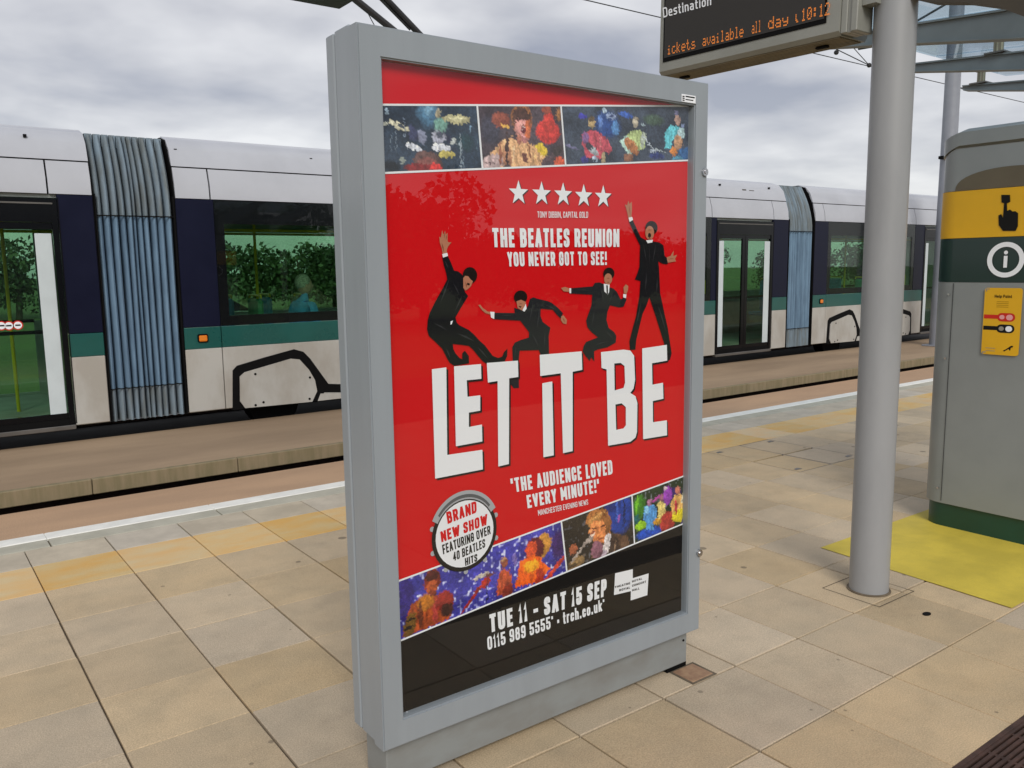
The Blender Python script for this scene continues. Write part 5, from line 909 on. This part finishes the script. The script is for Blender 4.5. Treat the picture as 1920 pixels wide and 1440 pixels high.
# bellows
def bellows(x0, x1, lean):
    n = 11; ed = [x0+(x1-x0)*(.5+.5*math.copysign(abs(2*k/n-1)**1.22, 2*k/n-1)) for k in range(n+1)]
    TB('bellows_core', M_belv, x0+.02, x1-.02, YF+.16, YF+.22, -.02, 2.35); TB('bellows_core', M_belv, x0+.02, x1-.02, YB-.2, YB-.1, -.02, 2.35); TB('bellows_core', M_belv, x0+.02, x1-.02, YF+.36, YB-.1, 2.36, 2.78); TB('gangway_floor', M_int, x0-.01, x1+.01, YF+.23, YB-.21, -.03, .03)  # dark cores added behind the folds stand in for shaded valleys
    for k in range(n):
        w = ed[k+1]-ed[k]; xc_ = (ed[k]+ed[k+1])/2; jit = random.uniform(-.012, .012); wob = random.uniform(-.006, .006)
        def pth(y_off, zlist): return [(YF+y_off+(0 if z < 2.1 else .25*((z-2.1)/.75)**1.8), z) for z in zlist]
        for (z0, z1, m, nm) in ((-.03, .30, M_bel2, 'bellows_fold'), (.305, 2.04, M_bel, 'bellows_fold'), (2.045, 2.85, M_bel2, 'bellows_fold')):
            zs = [z0+(z1-z0)*t/7 for t in range(8)]; mb = MB(); rows = []
            for a in range(7):
                t = a/6; ang = math.pi*t; dx = -math.cos(ang)*w*.43; yo = .17+jit-.15*math.sin(ang)**.8
                rows.append([mb.bm.verts.new((xc_+dx+wob*math.sin(z*1.7+k), y, z)) for y, z in pth(yo, zs)])
            for a in range(6):
                for i in range(7): mb.bm.faces.new((rows[a][i], rows[a+1][i], rows[a+1][i+1], rows[a][i+1]))
            fixp(mb.build(nm, m, smooth=True, fix=False), tram)
        tp = MB().box(xc_-w*.42, xc_+w*.42, 9.50, YB-.3, 2.74, 2.865).build('bellows_fold', M_bel2); fixp(tp, tram)
    TB('bellows_strap', M_black, x0, x1, YF+.008, YF+.018, 2.036, 2.048); TB('bellows_strap', M_black, x0, x1, YF+.012, YF+.02, .298, .306)
    for x in (x0-.004, x1-.008): TB('bellows_frame', M_black, x, x+.012, YF-.004, YF+.14, -.03, 2.25)
bellows(1.715, 2.46, 0); bellows(6.115, 6.865, 0); bellows(12.915, 13.675, 0)
# bogie covers
ARCH = [(2.9365,-0.0476),(2.963,0.3959),(3.0129,0.4447),(3.3142,0.5108),(3.6776,0.5817),(3.7888,0.5444),(3.8678,0.4593),(4.0801,0.1436),(4.4041,0.1049),(4.4,0.0098),(4.0238,0.0474),(3.9496,-0.0708),(3.9325,-0.1604)]
COV = [(3.0216,0.0482),(3.0341,0.3235),(3.0898,0.3662),(3.6314,0.4772),(3.7329,0.4596),(3.8406,0.332),(3.9079,0.206),(3.9289,0.073),(3.863,-0.0615),(3.808,-0.11),(3.0741,-0.0343)]
LOW = [(3.9741,0.0382),(4.3775,0.0079),(4.3709,-0.1412),(3.9351,-0.1058)]
MID = 4.465
def cov_set(shift, mir):
    f = (lambda x: (2*MID-x)+shift) if mir else (lambda x: x+shift)
    pr_ = lambda pts, y, t: [(f(a), y, max(b, -.045)) for a, b in pts]
    fixp(MB().prism(pr_(ARCH, YF-.006, 0), (0, .003, 0)).build('wheel_arch', M_black), tram)
    c_ = fixp(MB().prism(pr_(COV, YF-.022, 0), (0, .014, 0)).build('wheel_cover', M_tw2), tram)
    fixp(MB().prism(pr_(LOW, YF-.014, 0), (0, .006, 0)).build('sill_panel', M_tw2), tram)
    for (bx, bz) in ((3.2071,0.337),(3.8465,0.2416),(3.8299,-0.0076),(3.1911,-0.0124),(3.2823,0.0107)):
        b_ = MB().tube([(f(bx), YF-.0225, bz), (f(bx), YF-.026, bz)], .014, 8).build('bolt', M_black); fixp(b_, c_)
    fixp(MB().tube([(f(3.5), YF+.25, -.02), (f(3.5), YF+.45, -.02)], .31, 24).build('wheel', M_black), tram)
for sh in (0, 11.22): cov_set(sh, False); cov_set(sh, True); TB('arch_bar', M_black, 4.3+sh, 4.63+sh, YF-.0065, YF-.0035, (4.4,0.0098)[1], (4.4041,0.1049)[1])
for x in (2.666, 13.95): 
    l_ = TB('marker_lamp', M_black, x-.055, x+.055, YF-.012, YF-.002, .725, .815, .012); b_ = MB().box(x-.042, x+.042, YF-.022, YF-.0125, .738, .802, .008).build('lens', M_amb); fixp(b_, l_)
for x, z in ((1.18, 2.78), (2.55, 2.74), (4.05, 2.74), (11.2, 2.78), (13.0-.5, 2.78)):
    TB('fairing_screw', M_black, x-.014, x+.014, 9.33, 9.36, z-.016, z+.012)
TB('fleet_mark', M_steel, 11.75, 11.85, 9.318, 9.33, 2.69, 2.73); TB('fleet_mark', M_steel, 11.93, 12.06, 9.318, 9.33, 2.68, 2.72)
# stickers inside the left door
for (sx, sz) in ((0.8279,0.9981),(0.8884,0.995),(0.963,0.9961)):
    s_ = MB().tube([(sx, YF+.021, sz), (sx, YF+.019, sz)], .045, 20).build('warning_sticker', M_red); fixp(s_, tram); t_ = MB().tube([(sx, YF+.0188, sz), (sx, YF+.017, sz)], .034, 20).build('sticker_centre', M_wprint); fixp(t_, s_)
    u_ = MB().box(sx-.022, sx+.022, YF+.0155, YF+.0165, sz-.006, sz+.008).build('sticker_symbol', M_ink); fixp(u_, s_)
# inside: seats, poles, ticket machine
def seat(x, y, face, m):
    s_ = MB().box(x-.21, x+.21, y-.21, y+.21, .42, .50, .03).box(x+face*.17, x+face*.24, y-.21, y+.21, .50, 1.13, .03).build('seat', m); fixp(s_, tram)
    h = MB().tube([(x+face*.205, y-.2, 1.135), (x+face*.205, y-.2, 1.17), (x+face*.205, y+.2, 1.17), (x+face*.205, y+.2, 1.135)], .014, 8).build('grab_handle', M_yel, smooth=True); fixp(h, s_)
for base in (0, 11.22):
    for i, (x, y, fc) in enumerate(((3.50, 10.45, 1), (3.80, 10.95, 1), (3.30, 10.95, 1), (4.95, 9.8, 1), (5.0, 10.95, 1), (5.6, 10.95, 1), (4.1, 10.45, 1))): seat(x+base, y, fc, M_seat if i % 3 else M_seatg)
for x, y in ((3.72, 10.4), (1.0, 10.2), (.2, 10.4), (5.3, 10.4), (8.2, 10.4), (9.6, 10.4), (11.6, 10.5), (12.3, 10.2), (14.9, 10.4), (16.6, 10.4), (18.3, 10.4)):
    fixp(MB().tube([(x, y, .03), (x, y, 2.2)], .018, 10).build('grab_pole', M_yel, smooth=True), tram)
for y in (9.9, 10.9): fixp(MB().tube([(-4, y, 1.95), (19.4, y, 1.95)], .016, 8).build('ceiling_rail', M_yel, smooth=True), tram)
for x in (11.35, 17.9):
    t_ = TB('ticket_machine', M_yel, x, x+.3, 9.9, 10.1, .85, 1.2, .02)
# pantograph
def ray_up(p0, p1, t): return tuple(p0[i]+(p1[i]-p0[i])*t for i in range(3))
A0, A1 = ((4.993,4.888), (5.522,4.5981)); A0 = (A0[0], 10.1, A0[1]); A1 = (A1[0], 10.1, A1[1])
B0, B1 = ((5.7754,5.1731), (6.2618,4.8097)); B0 = (B0[0], 10.7, B0[1]); B1 = (B1[0], 10.7, B1[1])
Ae, Be = ray_up(A0, A1, 2.9), ray_up(B0, B1, 3.0)
mb = MB().tube([A0, Ae], .045, 10).tube([B0, Be], .045, 10).tube([(B0[0]-.09, 10.7, B0[2]-.02), (B1[0]-.06, 10.7, B1[2]-.03)], .016, 8).tube([(A0[0]+.35, 10.4, A0[2]), (A0[0]+.62, 10.4, A0[2]-.42)], .007, 6)
mb.tube([A0, B0], .04, 8).tube([ray_up(A0, B0, .5), (6.6, 10.4, 5.57)], .03, 8).tube([(6.6, 9.8, 5.575), (6.6, 11.0, 5.575)], .025, 8).tube([Ae, (Ae[0], 10.1, 2.88)], .05, 8).tube([Be, (Be[0], 10.7, 2.88)], .05, 8)
fixp(mb.build('pantograph', M_wire), tram)
# passenger in blue, seen from behind (whole seated figure)
def skin_person(name, joints, edges, m):
    me = bpy.data.meshes.new(name); me.from_pydata([j[0] for j in joints], edges, []); me.materials.append(m)
    o = bpy.data.objects.new(name, me); C.objects.link(o)
    sk = o.modifiers.new('s', 'SKIN'); sb = o.modifiers.new('b', 'SUBSURF'); sb.levels = 2; sb.render_levels = 2
    for i, j in enumerate(joints): me.skin_vertices[0].data[i].radius = (j[1], j[2])
    me.skin_vertices[0].data[0].use_root = True
    return o
M_blue = mat('blue_shirt', (.06, .32, .70), .8, var=.12, scale=12); M_skinr = mat('skin', (.50, .30, .22), .5, var=.05); M_grhair = mat('grey_hair', (.62, .60, .52), .8, var=.3, scale=60)
per = empty('person', (4.12, 10.0, .03)); tag(per, 'grey haired passenger in a blue shirt sitting inside the tram', 'person')
J = [((0, 0, .50), .15, .12), ((0, 0, .72), .15, .11), ((.01, 0, .93), .17, .12), ((.02, 0, 1.05), .10, .08), ((.04, 0, 1.11), .05, .04), ((.05, 0, 1.16), .035, .03), ((.05, 0, 1.20), .02, .02),
     ((.02, .17, 1.02), .07, .06), ((.05, .22, .78), .05, .05), ((.25, .16, .66), .04, .04), ((.34, .12, .66), .035, .045), ((.02, -.17, 1.02), .07, .06), ((.05, -.22, .78), .05, .05), ((.25, -.16, .66), .04, .04), ((.34, -.12, .66), .035, .045),
     ((.12, .10, .47), .09, .09), ((.44, .11, .47), .065, .065), ((.46, .11, .08), .045, .05), ((.58, .11, .03), .04, .035), ((.12, -.10, .47), .09, .09), ((.44, -.11, .47), .065, .065), ((.46, -.11, .08), .045, .05), ((.58, -.11, .03), .04, .035)]
E_ = [(0, 1), (1, 2), (2, 3), (3, 4), (4, 5), (5, 6), (2, 7), (7, 8), (8, 9), (9, 10), (2, 11), (11, 12), (12, 13), (13, 14), (0, 15), (15, 16), (16, 17), (17, 18), (0, 19), (19, 20), (20, 21), (21, 22)]
bo = skin_person('body', J, E_, M_blue); bo.parent = per; bo.scale = (1.15, 1.5, 1)
hd = MB().ball((.06, 0, 1.26), (.095, .08, .12), 20).ball((.155, 0, 1.25), (.02, .014, .02), 8).ball((.05, .083, 1.25), (.018, .01, .03), 8).ball((.05, -.083, 1.25), (.018, .01, .03), 8).build('head', M_skinr, per, smooth=True)
MB().ball((.035, 0, 1.30), (.10, .09, .105), 20).build('hair', M_grhair, per, smooth=True)

# ---------------------------------------------------------------- beyond: trees, hedge, parked car
def leaf_crown(name, r, h, n, seed):
    rg = np.random.default_rng(seed); mb = bmesh.new()
    blobs = [(rg.uniform(-.5, .5)*r, rg.uniform(-.5, .5)*r, h*rg.uniform(.25, .85), r*rg.uniform(.35, .6)) for _ in range(14)]
    for i in range(n):
        b = blobs[i % 14]; d = rg.normal(size=3); d /= np.linalg.norm(d); rr = b[3]*rg.uniform(.55, 1.05)
        p = Vector((b[0]+d[0]*rr, b[1]+d[1]*rr, max(.25, b[2]+d[2]*rr*.8))); s_ = rg.uniform(.09, .2); a = Vector(rg.normal(size=3)).normalized(); c_ = a.cross(Vector(rg.normal(size=3))).normalized()
        mb.faces.new([mb.verts.new(p+a*s_), mb.verts.new(p+c_*s_*.6), mb.verts.new(p-a*s_), mb.verts.new(p-c_*s_*.6)])
    me = bpy.data.meshes.new(name); mb.to_mesh(me); mb.free(); return me
def tree_line(name, spots, k0):
    rg = np.random.default_rng(k0); V_, F_, mi = [], [], []
    for n_, (x, y, sc) in enumerate(spots):
        me = leaf_crown('t', 2.4, 4.2, 1600 if k0 < 50 else 4800, k0+n_); n0 = len(V_); V_ += [(x+v.co.x*sc, y+v.co.y*sc, -.6+v.co.z*sc) for v in me.vertices]
        for p in me.polygons: F_.append([n0+q for q in p.vertices]); mi.append((n_+int(rg.random() < .25)) % 3)
        bpy.data.meshes.remove(me)
        t_ = MB().tube([(x, y, -.6), (x+.1, y, 1.2*sc), (x, y+.1, 2.4*sc)], [.16*sc, .12*sc, .05*sc], 8); t_.bm.verts.ensure_lookup_table(); n0 = len(V_); V_ += [tuple(v.co) for v in t_.bm.verts]
        t_.bm.verts.index_update()
        for f in t_.bm.faces: F_.append([n0+v.index for v in f.verts]); mi.append(3)
        t_.bm.free()
    me = bpy.data.meshes.new(name); me.from_pydata(V_, [], F_)
    for m in M_leaf+[M_bark]: me.materials.append(m)
    me.polygons.foreach_set('material_index', mi); o = bpy.data.objects.new(name, me); C.objects.link(o); o['kind'] = 'stuff'; return o
U_ = random.uniform
tree_line('treeline_beyond_tram', [(-8+i*1.9+U_(-1, 1), 44+U_(-5, 5), U_(.72, .9)) for i in range(64)], 5)
tree_line('treeline_behind_platform', [(x, -27+U_(-1.5, 1.5), (U_(1.25, 1.45) if x < 19 else U_(.8, .98))) for x in [-2+i*2.8 for i in range(18)]], 60)
car = empty('parked_car', (7.2, 24, -.6)); tag(car, 'small silver hatchback parked on the grass beyond the tram', 'car')
M_car = mat('silver_car_paint', (.45, .47, .48), .3, metal=.4, var=.03, coat=.6)
MB().prism([(-2.0, -.85, .35), (-2.05, -.85, .75), (-1.9, -.85, .95), (-1.1, -.85, 1.0), (.9, -.85, .98), (1.75, -.85, .85), (2.0, -.85, .6), (2.0, -.85, .35)], (0, 1.7, 0)).build('body', M_car, car)
MB().prism([(-1.85, -.76, .96), (-1.5, -.72, 1.42), (.1, -.72, 1.45), (.95, -.76, .98)], (0, 1.5, 0)).build('cabin_glass', M_frit, car)
for x in (-1.3, 1.3):
    for y in (-.83, .83): 
        w_ = MB().tube([(x, y-.1, .32), (x, y+.1, .32)], .32, 20).build('wheel', M_black, car); MB().tube([(x, y-.115, .32), (x, y+.115, .32)], .19, 16).build('rim', M_chrome, w_)
MB().box(-2.06, -2.04, -.8, -.5, .7, .85).build('headlight', M_wprint, car)
